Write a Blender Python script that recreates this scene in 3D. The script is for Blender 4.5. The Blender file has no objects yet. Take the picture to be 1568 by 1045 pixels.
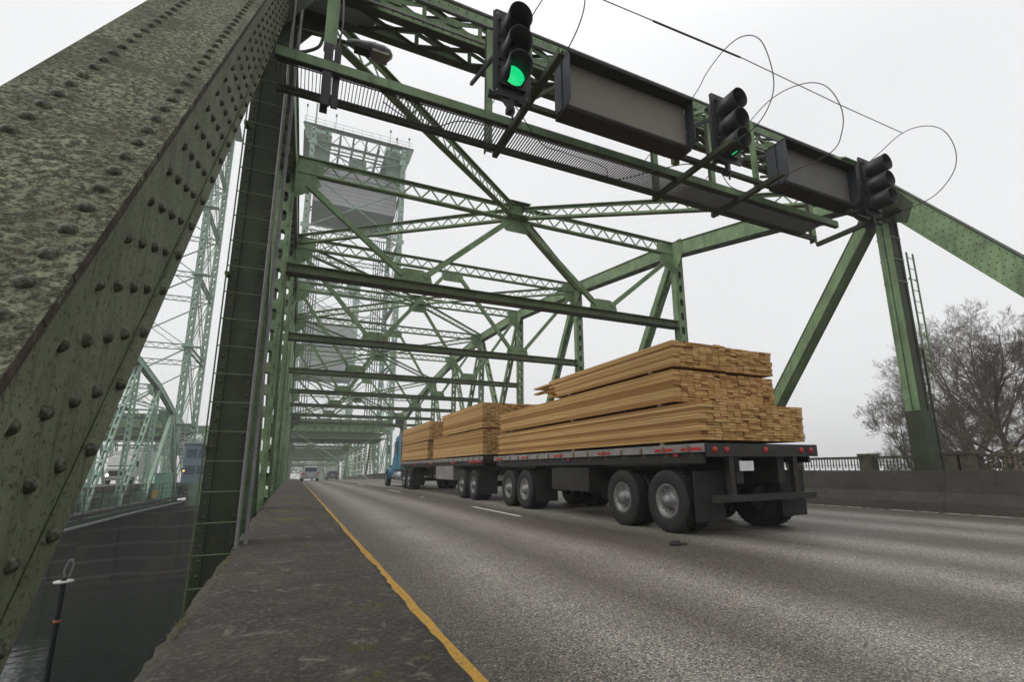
import bpy, math, random
from mathutils import Vector, Matrix
random.seed(7)
R = math.radians
SC = bpy.context.scene
COL = SC.collection
E = 1.065                       # eye height above the road, metres

# ---------------------------------------------------------------- camera, sky, sun
cam_d = bpy.data.cameras.new('camera')
cam = bpy.data.objects.new('camera', cam_d); COL.objects.link(cam)
F_PX, YAW, PITCH, ROLL, CX, CY = 756.16, 0.44872, 0.20961, -0.00995, 817.62, 555.25
cy_, sy_, cp_, sp_ = math.cos(YAW), math.sin(YAW), math.cos(PITCH), math.sin(PITCH)
fwd = Vector((sy_*cp_, cy_*cp_, sp_)); r0 = Vector((cy_, -sy_, 0)); u0 = r0.cross(fwd)
rgt = math.cos(ROLL)*r0 + math.sin(ROLL)*u0; up_ = -math.sin(ROLL)*r0 + math.cos(ROLL)*u0
mw = Matrix((rgt, up_, -fwd)).transposed().to_4x4(); mw.translation = Vector((0, 0, E))
cam.matrix_world = mw
cam_d.sensor_width = 36.0; cam_d.lens = 36.0*F_PX/1568.0
cam_d.shift_x = -(CX-784.0)/1568.0; cam_d.shift_y = (CY-522.5)/1568.0
cam_d.clip_start = 0.05; cam_d.clip_end = 9000.0
SC.camera = cam

SUN_EL, SUN_AZ = R(42), R(-88)
W = bpy.data.worlds.new('World'); SC.world = W; W.use_nodes = True
nt = W.node_tree; nt.nodes.clear()
out = nt.nodes.new('ShaderNodeOutputWorld'); bg = nt.nodes.new('ShaderNodeBackground')
sky = nt.nodes.new('ShaderNodeTexSky'); sky.sky_type = 'NISHITA'; sky.sun_disc = False
sky.sun_elevation = SUN_EL; sky.sun_rotation = SUN_AZ; sky.dust_density = 4.0
hs = nt.nodes.new('ShaderNodeHueSaturation'); hs.inputs['Saturation'].default_value = 0.12
mx = nt.nodes.new('ShaderNodeMix'); mx.data_type = 'RGBA'; mx.inputs[0].default_value = 0.90
nt.links.new(sky.outputs[0], hs.inputs['Color']); nt.links.new(hs.outputs[0], mx.inputs[6])
# the cloud deck: even near the horizon and brighter overhead, as an overcast sky is
wtc = nt.nodes.new('ShaderNodeTexCoord'); wsx = nt.nodes.new('ShaderNodeSeparateXYZ'); wmr = nt.nodes.new('ShaderNodeMapRange')
wmr.interpolation_type = 'SMOOTHSTEP'; wmr.inputs[1].default_value = .55; wmr.inputs[2].default_value = 1.0
wmr.inputs[3].default_value = 0.0; wmr.inputs[4].default_value = 1.0
wmx = nt.nodes.new('ShaderNodeMix'); wmx.data_type = 'RGBA'
wmx.inputs[6].default_value = (9.6, 9.68, 9.78, 1); wmx.inputs[7].default_value = (14.5, 14.5, 14.7, 1)
nt.links.new(wtc.outputs['Generated'], wsx.inputs[0]); nt.links.new(wsx.outputs[2], wmr.inputs[0])
nt.links.new(wmr.outputs[0], wmx.inputs[0])
wno = nt.nodes.new('ShaderNodeTexNoise'); wno.inputs['Scale'].default_value = 2.2; wno.inputs['Detail'].default_value = 4
wml = nt.nodes.new('ShaderNodeMapRange'); wml.inputs[1].default_value = .3; wml.inputs[2].default_value = .7; wml.inputs[3].default_value = .965; wml.inputs[4].default_value = 1.035
wvm = nt.nodes.new('ShaderNodeMix'); wvm.data_type = 'RGBA'; wvm.blend_type = 'MULTIPLY'; wvm.inputs[0].default_value = 1
nt.links.new(wtc.outputs['Generated'], wno.inputs['Vector']); nt.links.new(wno.outputs['Fac'], wml.inputs[0])
nt.links.new(wmx.outputs[2], wvm.inputs[6]); nt.links.new(wml.outputs[0], wvm.inputs[7]); nt.links.new(wvm.outputs[2], mx.inputs[7])
nt.links.new(mx.outputs[2], bg.inputs[0]); bg.inputs[1].default_value = 0.10
nt.links.new(bg.outputs[0], out.inputs[0])

sd = bpy.data.lights.new('sun', 'SUN'); sd.energy = 1.5; sd.angle = R(35); sd.color = (1, .97, .93)
so = bpy.data.objects.new('sun', sd); COL.objects.link(so)
sdir = Vector((math.sin(SUN_AZ)*math.cos(SUN_EL), math.cos(SUN_AZ)*math.cos(SUN_EL), math.sin(SUN_EL)))
so.rotation_euler = sdir.to_track_quat('Z', 'Y').to_euler(); so.location = (0, 0, 90)

SC.view_settings.view_transform = 'Standard'; SC.view_settings.look = 'None'
SC.view_settings.exposure = 0.0; SC.view_settings.gamma = 1.0
SC.render.engine = 'CYCLES'
SC.cycles.use_denoising = True
SC.cycles.max_bounces = 6; SC.cycles.diffuse_bounces = 3; SC.cycles.glossy_bounces = 2
SC.cycles.volume_bounces = 2; SC.cycles.transparent_max_bounces = 6
SC.cycles.caustics_reflective = False; SC.cycles.caustics_refractive = False


def zo(y):                      # the deck's camber: flat beside the camera, falling away beyond
    if y < 15: return 0.0
    if y < 140: return -1.14e-4*(y-15)**2
    return -1.14e-4*125**2 - 0.0285*(y-140)


# ---------------------------------------------------------------- materials
class NT:
    def __init__(s, name):
        s.m = bpy.data.materials.new(name); s.m.use_nodes = True
        s.t = s.m.node_tree; s.b = s.t.nodes['Principled BSDF']
        s.tc = s.t.nodes.new('ShaderNodeTexCoord')
    def n(s, kind, **kw):
        x = s.t.nodes.new(kind)
        for k, v in kw.items(): setattr(x, k, v)
        return x
    def l(s, a, b): s.t.links.new(a, b)
    def coords(s, scale=(1, 1, 1), kind='Object'):
        mp = s.n('ShaderNodeMapping'); mp.inputs['Scale'].default_value = scale
        s.l(s.tc.outputs[kind], mp.inputs[0]); return mp.outputs[0]
    def noise(s, scale, detail=4, rough=.6, vec=None, dist=0.0):
        x = s.n('ShaderNodeTexNoise'); x.inputs['Scale'].default_value = scale
        x.inputs['Detail'].default_value = detail; x.inputs['Roughness'].default_value = rough
        x.inputs['Distortion'].default_value = dist
        s.l(vec or s.tc.outputs['Object'], x.inputs['Vector']); return x.outputs['Fac']
    def ramp(s, fac, stops):
        x = s.n('ShaderNodeValToRGB'); e = x.color_ramp.elements
        e[0].position, e[0].color = stops[0][0], col4(stops[0][1])
        e[1].position, e[1].color = stops[-1][0], col4(stops[-1][1])
        for p, c in stops[1:-1]:
            k = e.new(p); k.color = col4(c)
        s.l(fac, x.inputs[0]); return x.outputs[0]
    def mix(s, fac, a, b, mode='MIX'):
        x = s.n('ShaderNodeMix', data_type='RGBA', blend_type=mode)
        for i, v in ((0, fac), (6, a), (7, b)):
            if isinstance(v, (int, float)): x.inputs[i].default_value = v
            elif isinstance(v, tuple): x.inputs[i].default_value = col4(v)
            else: s.l(v, x.inputs[i])
        return x.outputs[2]
    def bump(s, h, strength=.3, dist=.01):
        x = s.n('ShaderNodeBump'); x.inputs['Strength'].default_value = strength
        x.inputs['Distance'].default_value = dist; s.l(h, x.inputs['Height'])
        s.l(x.outputs[0], s.b.inputs['Normal'])
    def done(s, color=None, rough=.6, spec=.4, metal=0.0):
        if color is not None:
            if isinstance(color, tuple): s.b.inputs['Base Color'].default_value = col4(color)
            else: s.l(color, s.b.inputs['Base Color'])
        if isinstance(rough, (int, float)): s.b.inputs['Roughness'].default_value = rough
        else: s.l(rough, s.b.inputs['Roughness'])
        s.b.inputs['Specular IOR Level'].default_value = spec
        s.b.inputs['Metallic'].default_value = metal
        return s.m


def col4(c):
    if isinstance(c, (int, float)): return (c, c, c, 1)
    return tuple(c) + (1,) if len(c) == 3 else tuple(c)


def steel(name, base, dark, rust=.0, speck=.35, stain=(.035, .032, .02), streak=.5, cover=.5):
    s = NT(name)
    a = s.noise(1.3, 5, .65)
    c = s.mix(s.ramp(a, [(.38, 0), (.66, 1)]), base, dark)
    c = s.mix(s.ramp(s.noise(.8, 4, .6, s.coords((1, 1, 1), 'Object'), 1.5), [(.52, 0), (.7, .4)]), c, tuple(min(.6, x*1.45+.02) for x in base))
    st = s.noise(1.0, 4, .6, s.coords((9, 9, .55)))
    c = s.mix(s.ramp(st, [(.5, 0), (.72, streak)]), c, stain)
    sp = s.noise(38, 3, .6)
    c = s.mix(s.ramp(sp, [(.56, 0), (.70, speck)]), c, stain)
    bl = s.noise(4.5, 5, .7)
    c = s.mix(s.ramp(bl, [(.58, 0), (.74, cover)]), c, (.075, .072, .025))
    if rust:
        ru = s.noise(2.6, 6, .75, None, .6)
        c = s.mix(s.ramp(ru, [(.58, 0), (.70, rust)]), c, (.055, .03, .018))
    s.bump(s.noise(60, 3), .12, .004)
    return s.done(c, .62, .35)


M = {}
M['steel'] = steel('green_bridge_paint', (.19, .285, .145), (.115, .175, .09), .5, .3, streak=.45, cover=.35)
M['steel_dark'] = steel('shaded_mossy_green_paint', (.042, .056, .030), (.024, .032, .018), .5, .4, streak=.6, cover=.55)  # shade on undersides and the left hanger put into the colour
M['steel_strut'] = steel('moss_stained_green_paint', (.12, .165, .075), (.075, .10, .045), .5, .6, streak=.3, cover=.7)
M['steel_pale'] = steel('haze_pale_green_paint', (.33, .47, .37), (.24, .36, .27), .3, .25, streak=.3, cover=.2)  # haze put into the colour: paint paled as if seen through fog
M['steel_pale_dark'] = steel('shadow_green_bridge_paint', (.17, .25, .18), (.12, .17, .12), .3, .3, streak=.4, cover=.3)  # darker copy of the hazed paint, shade put into the colour

# near end post: lichen crusted cover plate and streaked web
s = NT('lichen_crusted_plate')
a = s.noise(48, 6, .72, None, .3); b = s.noise(3.6, 6, .7); d = s.noise(150, 3, .7)
c = s.ramp(a, [(.38, (.014, .014, .009)), (.47, (.040, .042, .026)), (.535, (.13, .145, .088)), (.66, (.245, .265, .175))])
c = s.mix(s.ramp(b, [(.42, 0), (.64, .85)]), c, (.034, .032, .021))
c = s.mix(s.ramp(d, [(.50, 0), (.70, .5)]), c, (.20, .21, .145))
s.bump(a, .45, .006)
M['lichen'] = s.done(c, .9, .2)
s = NT('streaked_web_plate')
a = s.noise(2.0, 5, .65)
c = s.ramp(a, [(.3, (.085, .100, .058)), (.55, (.130, .150, .090)), (.75, (.18, .20, .128))])
st = s.noise(1.0, 5, .65, s.coords((30, 30, 2.2)))
c = s.mix(s.ramp(st, [(.52, 0), (.68, .75)]), c, (.05, .052, .034))
sp = s.noise(55, 4, .7)
c = s.mix(s.ramp(sp, [(.55, 0), (.62, .8)]), c, (.026, .024, .016))
c = s.mix(s.ramp(s.noise(9, 6, .78), [(.56, 0), (.70, .55)]), c, (.052, .050, .035))
ru = s.noise(3.4, 6, .72, None, .4)
c = s.mix(s.ramp(ru, [(.54, 0), (.68, .6)]), c, (.072, .050, .038))
s.bump(sp, .25, .003)
M['web'] = s.done(c, .72, .3)
s = NT('rusted_edge_iron')
a = s.noise(14, 6, .7)
c = s.ramp(a, [(.35, (.030, .023, .018)), (.52, (.055, .043, .034)), (.68, (.09, .088, .062))])
s.bump(a, .5, .006); M['rust_edge'] = s.done(c, .9, .2)
s = NT('weathered_rivet_paint')
a = s.noise(65, 5, .7)
s.bump(a, .10, .002)
M['rivet'] = s.done(s.ramp(a, [(.38, (.018, .019, .012)), (.5, (.05, .056, .034)), (.64, (.125, .138, .088))]), .65, .3)


def plain(name, color, rough=.6, var=.25, scale=6, spec=.4, metal=0.0, bump=.08):
    s = NT(name)
    a = s.noise(scale, 5, .65)
    lo = tuple(x*(1-var) for x in color); hi = tuple(min(1, x*(1+var)) for x in color)
    if bump: s.bump(s.noise(scale*9, 3), bump, .003)
    return s.done(s.ramp(a, [(.3, lo), (.7, hi)]), rough, spec, metal)


s = NT('worn_asphalt')
x = s.n('ShaderNodeSeparateXYZ'); s.l(s.tc.outputs['Object'], x.inputs[0])
wob = s.noise(.25, 3, .5)
mp = s.n('ShaderNodeMath', operation='MULTIPLY_ADD'); s.l(wob, mp.inputs[0]); mp.inputs[1].default_value = .5; s.l(x.outputs[0], mp.inputs[2])
mr = s.n('ShaderNodeMapRange'); s.l(mp.outputs[0], mr.inputs[0]); mr.inputs[1].default_value = .25; mr.inputs[2].default_value = 13.25
G = lambda lane: None
stops = []
for x0 in (1.0, 4.70, 8.40):     # polished wheel tracks between darker, oilier strips
    stops += [(x0+.25, .0), (x0+.95, 1.0), (x0+1.70, .12), (x0+2.5, 1.0), (x0+3.2, .0)]
tr = s.ramp(mr.outputs[0], [(p/13.0, v) for p, v in stops])
base = s.mix(tr, (.088, .079, .066), (.27, .26, .242))
pat = s.noise(.9, 6, .7)
base = s.mix(s.ramp(pat, [(.40, 0), (.75, .5)]), base, (.11, .102, .09))
drip = s.noise(1.0, 5, .7, s.coords((5, .8, 1)))
base = s.mix(s.ramp(drip, [(.60, 0), (.75, .35)]), base, (.05, .046, .042))
vo = s.n('ShaderNodeTexVoronoi', feature='F1'); vo.inputs['Scale'].default_value = 100; s.l(s.tc.outputs['Object'], vo.inputs['Vector'])
sv = s.n('ShaderNodeSeparateColor'); s.l(vo.outputs['Color'], sv.inputs[0])
stone = s.ramp(sv.outputs[0], [(.0, (.22, .22, .21)), (.30, (.55, .54, .52)), (.60, (.95, .95, .94)), (.78, (1.35, 1.26, 1.08)), (.92, (1.5, 1.46, 1.38)), (1., (2.5, 2.35, 2.05))])
c = s.mix(1.0, base, stone, 'MULTIPLY')
v2 = s.n('ShaderNodeTexVoronoi', feature='F1'); v2.inputs['Scale'].default_value = 150; s.l(s.tc.outputs['Object'], v2.inputs['Vector'])
s2 = s.n('ShaderNodeSeparateColor'); s.l(v2.outputs['Color'], s2.inputs[0])
c = s.mix(.7, c, s.ramp(s2.outputs[0], [(.0, .35), (.5, .95), (.85, 1.2), (1., 1.7)]), 'MULTIPLY')
inv = s.ramp(vo.outputs['Distance'], [(0, 1), (.7, 0)])
s.bump(inv, .5, .006)
M['asphalt'] = s.done(c, .58, .45)

s = NT('grimy_kerb_concrete')
a = s.noise(2.2, 6, .7); b = s.noise(28, 5, .75); g = s.noise(1.4, 5, .7, s.coords((1, .5, 1)))
c = s.ramp(a, [(.3, (.027, .024, .020)), (.55, (.046, .041, .034)), (.75, (.074, .066, .055))])
c = s.mix(s.ramp(b, [(.50, 0), (.66, .75)]), c, (.125, .116, .098))
c = s.mix(s.ramp(s.noise(75, 3, .7), [(.52, 0), (.66, .6)]), c, (.016, .015, .013))
c = s.mix(s.ramp(g, [(.55, 0), (.75, .6)]), c, (.07, .068, .028))
c = s.mix(s.ramp(s.noise(6.5, 7, .78, None, .8), [(.56, 0), (.66, .7)]), c, (.20, .182, .15))
c = s.mix(s.ramp(s.noise(11, 6, .75), [(.58, 0), (.70, .8)]), c, (.018, .017, .014))
s.bump(b, .9, .02); M['kerb'] = s.done(c, .85, .3)
s = NT('barrier_concrete')
a = s.noise(1.2, 6, .7, s.coords((1, 1, 2.5)))
c = s.ramp(a, [(.3, (.042, .040, .034)), (.7, (.075, .071, .060))])
st = s.noise(1.0, 5, .7, s.coords((6, 6, .6)))
c = s.mix(s.ramp(st, [(.5, 0), (.75, .6)]), c, (.028, .027, .022))
s.bump(s.noise(30, 4), .25, .005); M['barrier'] = s.done(c, .85, .3)
M['barrier_foot'] = plain('pale_dusty_concrete', (.19, .17, .145), .9, .3, 4)
M['rail_conc'] = plain('dark_mossy_concrete', (.075, .070, .053), .9, .4, 7, bump=.3)
M['rail_iron'] = plain('dark_railing_iron', (.045, .048, .042), .6, .3, 9)
M['dirt'] = plain('roadside_dirt', (.05, .042, .03), .95, .5, 12, bump=.6)
M['pier'] = None
s = NT('pier_concrete')
a = s.noise(.35, 6, .7); w = s.n('ShaderNodeTexWave', bands_direction='Z'); w.inputs['Scale'].default_value = .17; w.inputs['Distortion'].default_value = 2.2; w.inputs['Detail'].default_value = 3
s.l(s.tc.outputs['Object'], w.inputs['Vector'])
c = s.ramp(a, [(.3, (.018, .015, .012)), (.7, (.042, .036, .030))])  # base darkened, the shade below the deck put into the colour
c = s.mix(s.ramp(w.outputs['Fac'], [(.0, .0), (.86, .0), (1., .8)]), c, (.13, .115, .10))
c = s.mix(s.ramp(s.noise(.22, 3, .6), [(.55, 0), (.64, .7)]), c, (.07, .066, .012))
st = s.noise(1.0, 4, .6, s.coords((1.2, 1.2, .08)))
c = s.mix(s.ramp(st, [(.55, 0), (.75, .8)]), c, (.03, .028, .024))
M['pier'] = s.done(c, .9, .2)
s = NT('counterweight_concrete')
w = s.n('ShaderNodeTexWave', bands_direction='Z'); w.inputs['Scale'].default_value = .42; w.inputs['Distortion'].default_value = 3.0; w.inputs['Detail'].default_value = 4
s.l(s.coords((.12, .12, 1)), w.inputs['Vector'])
c = s.ramp(w.outputs['Fac'], [(.0, (.36, .355, .365)), (1., (.47, .465, .475))])  # concrete paled, the haze up at the tower put into the colour
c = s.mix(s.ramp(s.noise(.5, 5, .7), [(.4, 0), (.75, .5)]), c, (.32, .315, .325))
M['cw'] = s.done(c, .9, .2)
M['yellow'] = None
s = NT('worn_yellow_paint')
a = s.noise(26, 6, .75)
c = s.ramp(a, [(.36, (.15, .115, .07)), (.45, (.42, .235, .032)), (.75, (.58, .34, .045))])
M['yellow'] = s.done(c, .65, .4)
s = NT('worn_white_paint')
a = s.noise(14, 6, .75)
c = s.ramp(a, [(.33, (.22, .21, .19)), (.48, (.58, .57, .54)), (.8, (.72, .71, .68))])
M['white'] = s.done(c, .65, .4)
s = NT('dark_river_water')
n1 = s.noise(.55, 4, .6, s.coords((1, 1.6, 1))); 
s.bump(n1, .10, .5)
M['water'] = s.done((.012, .020, .014), .06, .5)
M['signal_black'] = plain('matt_black_signal', (.012, .012, .013), .5, .3, 8, bump=.03)
M['signal_plate'] = plain('dark_signal_plate', (.018, .018, .02), .55, .3, 5, bump=.02)
M['lens_off'] = plain('dark_glass_lens', (.012, .008, .007), .25, .1, 8, bump=0)


def emit(name, color, strength, base=None):
    s = NT(name)
    vo = s.n('ShaderNodeTexVoronoi'); vo.inputs['Scale'].default_value = 70
    s.l(s.tc.outputs['Object'], vo.inputs['Vector'])
    c = s.ramp(vo.outputs['Distance'], [(0, color), (.8, tuple(x*.75 for x in color))])
    s.l(c, s.b.inputs['Emission Color']); s.b.inputs['Emission Strength'].default_value = strength
    return s.done(base or tuple(x*.3 for x in color), .3, .5)


M['green_lamp'] = emit('lit_green_lens', (.008, .78, .25), 1.05)
M['head_lamp'] = emit('lit_headlamp', (1, .93, .78), 3.0)
M['amber_lamp'] = emit('small_amber_lamp', (1, .55, .12), 2.0)
M['case'] = plain('dark_blue_grey_case', (.032, .035, .043), .5, .25, 3, bump=.03)
M['case_in'] = plain('black_hood_lining', (.016, .015, .013), .7, .2, 4, bump=.02)
M['face'] = plain('blank_grey_sign_face', (.155, .142, .118), .55, .12, 1.5, bump=.02)  # lighter than its twin: the light falling here put into the colour
M['face_dark'] = plain('blank_dark_sign_face', (.095, .092, .088), .55, .12, 1.5, bump=.02)
M['galv'] = plain('galvanised_metal', (.30, .31, .32), .45, .25, 9, metal=.3)
M['lamp_glass'] = plain('cloudy_lamp_glass', (.26, .24, .21), .3, .2, 8)
M['wire'] = plain('weathered_cable', (.05, .05, .05), .6, .2, 9)
M['grate'] = plain('dark_grating_bars', (.035, .036, .032), .6, .3, 8)
M['conduit'] = plain('grey_conduit', (.17, .17, .165), .5, .3, 9)
M['rubber'] = plain('tyre_rubber', (.018, .018, .018), .8, .3, 12, bump=.2)
M['rim'] = plain('worn_steel_wheel', (.20, .20, .20), .45, .4, 9, metal=.4)
M['chassis'] = plain('grimy_black_chassis', (.022, .021, .020), .6, .4, 5, bump=.1)
M['bed'] = plain('worn_aluminium_bed', (.26, .245, .235), .5, .3, 5, metal=.2)
M['red_strip'] = plain('red_reflector', (.42, .02, .018), .4, .2, 20)
M['blue_paint'] = plain('blue_cab_paint', (.030, .17, .27), .35, .15, 3, spec=.5, bump=.02)
M['chrome'] = plain('dull_chrome', (.55, .56, .58), .2, .1, 6, metal=.9, bump=0)
M['glass'] = plain('dark_window_glass', (.02, .026, .035), .08, .1, 3, spec=.6, bump=0)
M['silver'] = plain('silver_car_paint', (.34, .35, .36), .3, .1, 3, spec=.5, metal=.3, bump=0)
M['white_car'] = plain('white_car_paint', (.68, .68, .66), .3, .08, 3, spec=.5, bump=0)
M['grey_car'] = plain('grey_car_paint', (.14, .15, .17), .3, .1, 3, spec=.5, metal=.3, bump=0)
M['tail'] = plain('red_tail_lamp', (.35, .02, .02), .3, .1, 9)
M['plate_white'] = plain('white_number_plate', (.6, .6, .6), .5, .1, 9)
M['strap'] = plain('grey_webbing', (.20, .19, .20), .8, .3, 14)
M['dunnage'] = plain('old_timber_bearer', (.16, .11, .06), .8, .3, 7)
M['yellow_panel'] = plain('dull_yellow_panel', (.38, .25, .03), .6, .3, 4)
M['cabinet'] = plain('green_metal_cabinet', (.20, .40, .31), .5, .15, 2)
M['house'] = plain('blue_grey_cladding', (.15, .22, .27), .6, .2, 3)
M['roof'] = plain('grey_metal_roof', (.30, .31, .33), .5, .2, 3)
M['window_lit'] = plain('dim_window', (.05, .08, .12), .15, .2, 4, bump=0)
M['pale_ring'] = plain('pale_rope_ring', (.40, .39, .36), .6, .15, 9)
M['black_pole'] = plain('black_pole', (.012, .014, .018), .5, .3, 9)
M['orange'] = plain('orange_band', (.30, .08, .02), .6, .2, 9)
M['bark'] = plain('grey_brown_bark', (.045, .038, .028), .9, .4, 3, bump=.3)
M['twig'] = plain('bare_twigs', (.075, .058, .040), .9, .4, 2, bump=0)
M['leaf_brown'] = plain('dead_brown_leaves', (.085, .052, .028), .8, .6, 3, bump=0)
M['leaf_green'] = plain('dull_green_leaves', (.055, .062, .024), .8, .6, 3, bump=0)
M['bank'] = plain('grassy_bank', (.06, .056, .03), .95, .6, 1.5, bump=.5)
M['moss'] = plain('olive_moss', (.068, .064, .028), .95, .45, 40, bump=.8)
s = NT('sawn_lumber')
at = s.n('ShaderNodeVertexColor', layer_name='board')
sc = s.n('ShaderNodeSeparateColor'); s.l(at.outputs['Color'], sc.inputs[0])
c = s.ramp(sc.outputs[0], [(.0, (.26, .125, .038)), (.3, (.42, .235, .085)), (.6, (.54, .335, .135)), (.85, (.62, .41, .19)), (1., (.33, .17, .055))])
gr = s.noise(1.0, 5, .6, s.coords((40, 1.2, 40)))
c = s.mix(s.ramp(gr, [(.4, 0), (.7, .45)]), c, (.26, .13, .045))
s.bump(gr, .15, .003); M['lumber'] = s.done(c, .75, .25)


# ---------------------------------------------------------------- mesh building
class MB:
    def __init__(s): s.v = []; s.f = []; s.mi = []; s.sm = []; s.vc = []; s.cur = .5
    def add(s, vs, fs, mi=0, smooth=False):
        o = len(s.v); s.v += [tuple(x) for x in vs]
        for f in fs:
            s.f.append(tuple(o+i for i in f)); s.mi.append(mi); s.sm.append(smooth); s.vc.append(s.cur)
    def hexa(s, c, a, b, d, mi=0):          # centre and three half axes
        c, a, b, d = Vector(c), Vector(a), Vector(b), Vector(d)
        if a.cross(b).dot(d) < 0: a = -a
        vs = [c-a-b-d, c+a-b-d, c+a+b-d, c-a+b-d, c-a-b+d, c+a-b+d, c+a+b+d, c-a+b+d]
        s.add(vs, [(0, 3, 2, 1), (4, 5, 6, 7), (0, 1, 5, 4), (1, 2, 6, 5), (2, 3, 7, 6), (3, 0, 4, 7)], mi)
    def box(s, lo, hi, mi=0):
        lo, hi = Vector(lo), Vector(hi); h = (hi-lo)/2
        s.hexa((lo+hi)/2, (h.x, 0, 0), (0, h.y, 0), (0, 0, h.z), mi)
    def beam(s, p, q, w, h, up=(0, 0, 1), mi=0):   # w: sideways, h: along 'up'
        p, q = Vector(p), Vector(q); d = q-p
        if d.length < 1e-6: return
        side = d.cross(Vector(up))
        if side.length < 1e-6: side = d.cross(Vector((1, 0, 0)))
        side.normalize(); u = side.cross(d).normalized()
        s.hexa((p+q)/2, d/2, side*w/2, u*h/2, mi)
    def tube(s, pts, r, n=8, mi=0, cap=True, smooth=True):
        pts = [Vector(p) for p in pts]; N = len(pts)
        rs = r if isinstance(r, (list, tuple)) else [r]*N
        t0 = (pts[1]-pts[0]).normalized()
        ref = Vector((0, 0, 1)) if abs(t0.z) < .9 else Vector((1, 0, 0))
        a = t0.cross(ref).normalized(); vs = []
        for i, p in enumerate(pts):
            t = (pts[min(i+1, N-1)]-pts[max(i-1, 0)]).normalized()
            a = (a - t*a.dot(t)).normalized(); b = t.cross(a)
            for k in range(n):
                an = 2*math.pi*k/n
                vs.append(p + (a*math.cos(an)+b*math.sin(an))*rs[i])
        fs = [(i*n+k, i*n+(k+1) % n, (i+1)*n+(k+1) % n, (i+1)*n+k) for i in range(N-1) for k in range(n)]
        s.add(vs, fs, mi, smooth)
        if cap: 
            s.add(vs[:n], [tuple(reversed(range(n)))], mi); s.add(vs[-n:], [tuple(range(n))], mi)
    def plate(s, poly, o, u, v, t, mi=0):     # polygon in the (u, v) plane, thickness t along u x v
        o, u, v = Vector(o), Vector(u).normalized(), Vector(v).normalized(); w = u.cross(v)
        n = len(poly)
        ar = sum(poly[i][0]*poly[(i+1) % n][1]-poly[(i+1) % n][0]*poly[i][1] for i in range(n))
        if ar < 0: poly = poly[::-1]
        A = [o+u*a+v*b-w*t/2 for a, b in poly]; B = [p+w*t for p in A]
        s.add(A+B, [tuple(reversed(range(n))), tuple(range(n, 2*n))]+[(i, (i+1) % n, n+(i+1) % n, n+i) for i in range(n)], mi)
    def rivet(s, p, n, r=.017, h=.012, seg=8, mi=0):
        p, n = Vector(p), Vector(n).normalized()
        a = n.cross(Vector((0, 0, 1)))
        if a.length < 1e-3: a = n.cross(Vector((1, 0, 0)))
        a.normalize(); b = n.cross(a); vs = []; rings = 3 if seg > 6 else 1
        for j in range(rings):
            t = j/rings*math.pi/2
            for k in range(seg):
                an = 2*math.pi*k/seg
                vs.append(p + (a*math.cos(an)+b*math.sin(an))*r*math.cos(t) + n*h*math.sin(t))
        vs.append(p+n*h)
        fs = [(j*seg+k, j*seg+(k+1) % seg, (j+1)*seg+(k+1) % seg, (j+1)*seg+k) for j in range(rings-1) for k in range(seg)]
        fs += [((rings-1)*seg+k, (rings-1)*seg+(k+1) % seg, len(vs)-1) for k in range(seg)]
        s.add(vs, fs, mi, seg > 6)
    def lathe(s, c, axis, prof, n=20, mi=0, smooth=True, arc=(0, 2*math.pi)):   # prof: (along, radius)
        c, ax = Vector(c), Vector(axis).normalized()
        a = ax.cross(Vector((0, 0, 1)))
        if a.length < 1e-3: a = Vector((1, 0, 0))
        a.normalize(); b = ax.cross(a); vs = []; full = abs(arc[1]-arc[0]-2*math.pi) < 1e-6
        m = n if full else n+1
        for t, r in prof:
            for k in range(m):
                an = arc[0]+(arc[1]-arc[0])*k/n
                vs.append(c+ax*t+(a*math.cos(an)+b*math.sin(an))*r)
        fs = [(i*m+k, i*m+(k+1) % m, (i+1)*m+(k+1) % m, (i+1)*m+k) for i in range(len(prof)-1) for k in range(n)]
        s.add(vs, fs, mi, smooth)
    def perf(s, o, u, v, L, wd, t, pitch, hw, hh, skip=(), mi=0):
        # plate of length L along v and width wd along u with a row of oval holes
        o, u, v = Vector(o), Vector(u).normalized(), Vector(v).normalized(); w = u.cross(v)
        n = max(1, int(L/pitch)); pt = L/n; K = 12
        for i in range(n):
            c = o+v*(pt*(i+.5))
            q = [(-wd/2, -pt/2), (0, -pt/2), (wd/2, -pt/2), (wd/2, 0), (wd/2, pt/2), (0, pt/2), (-wd/2, pt/2), (-wd/2, 0)]
            if i in skip:
                s.hexa(c, u*wd/2, v*pt/2, w*t/2, mi); continue
            outer = []; inner = []
            for k in range(K):
                an = 2*math.pi*k/K; x, y = math.cos(an), math.sin(an)
                inner.append((x*hw/2, y*hw/2+(hh-hw)/2*(1 if y > 1e-6 else -1 if y < -1e-6 else 0)))
                m = max(abs(x), abs(y)); outer.append((x/m*wd/2, y/m*pt/2))
            for sg in (1, -1):
                vs = [c+u*a+v*b+w*sg*t/2 for a, b in outer+inner]
                fs = [(k, (k+1) % K, K+(k+1) % K, K+k) for k in range(K)]
                s.add(vs, fs if sg > 0 else [f[::-1] for f in fs], mi)
            vs = [c+u*a+v*b+w*t/2 for a, b in inner]+[c+u*a+v*b-w*t/2 for a, b in inner]
            s.add(vs, [(k, (k+1) % K, K+(k+1) % K, K+k) for k in range(K)], mi)
            for sg in (1, -1):
                s.add([c+u*sg*wd/2+v*a+w*b for a, b in ((-pt/2, -t/2), (pt/2, -t/2), (pt/2, t/2), (-pt/2, t/2))], [(0, 1, 2, 3)], mi)
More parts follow.
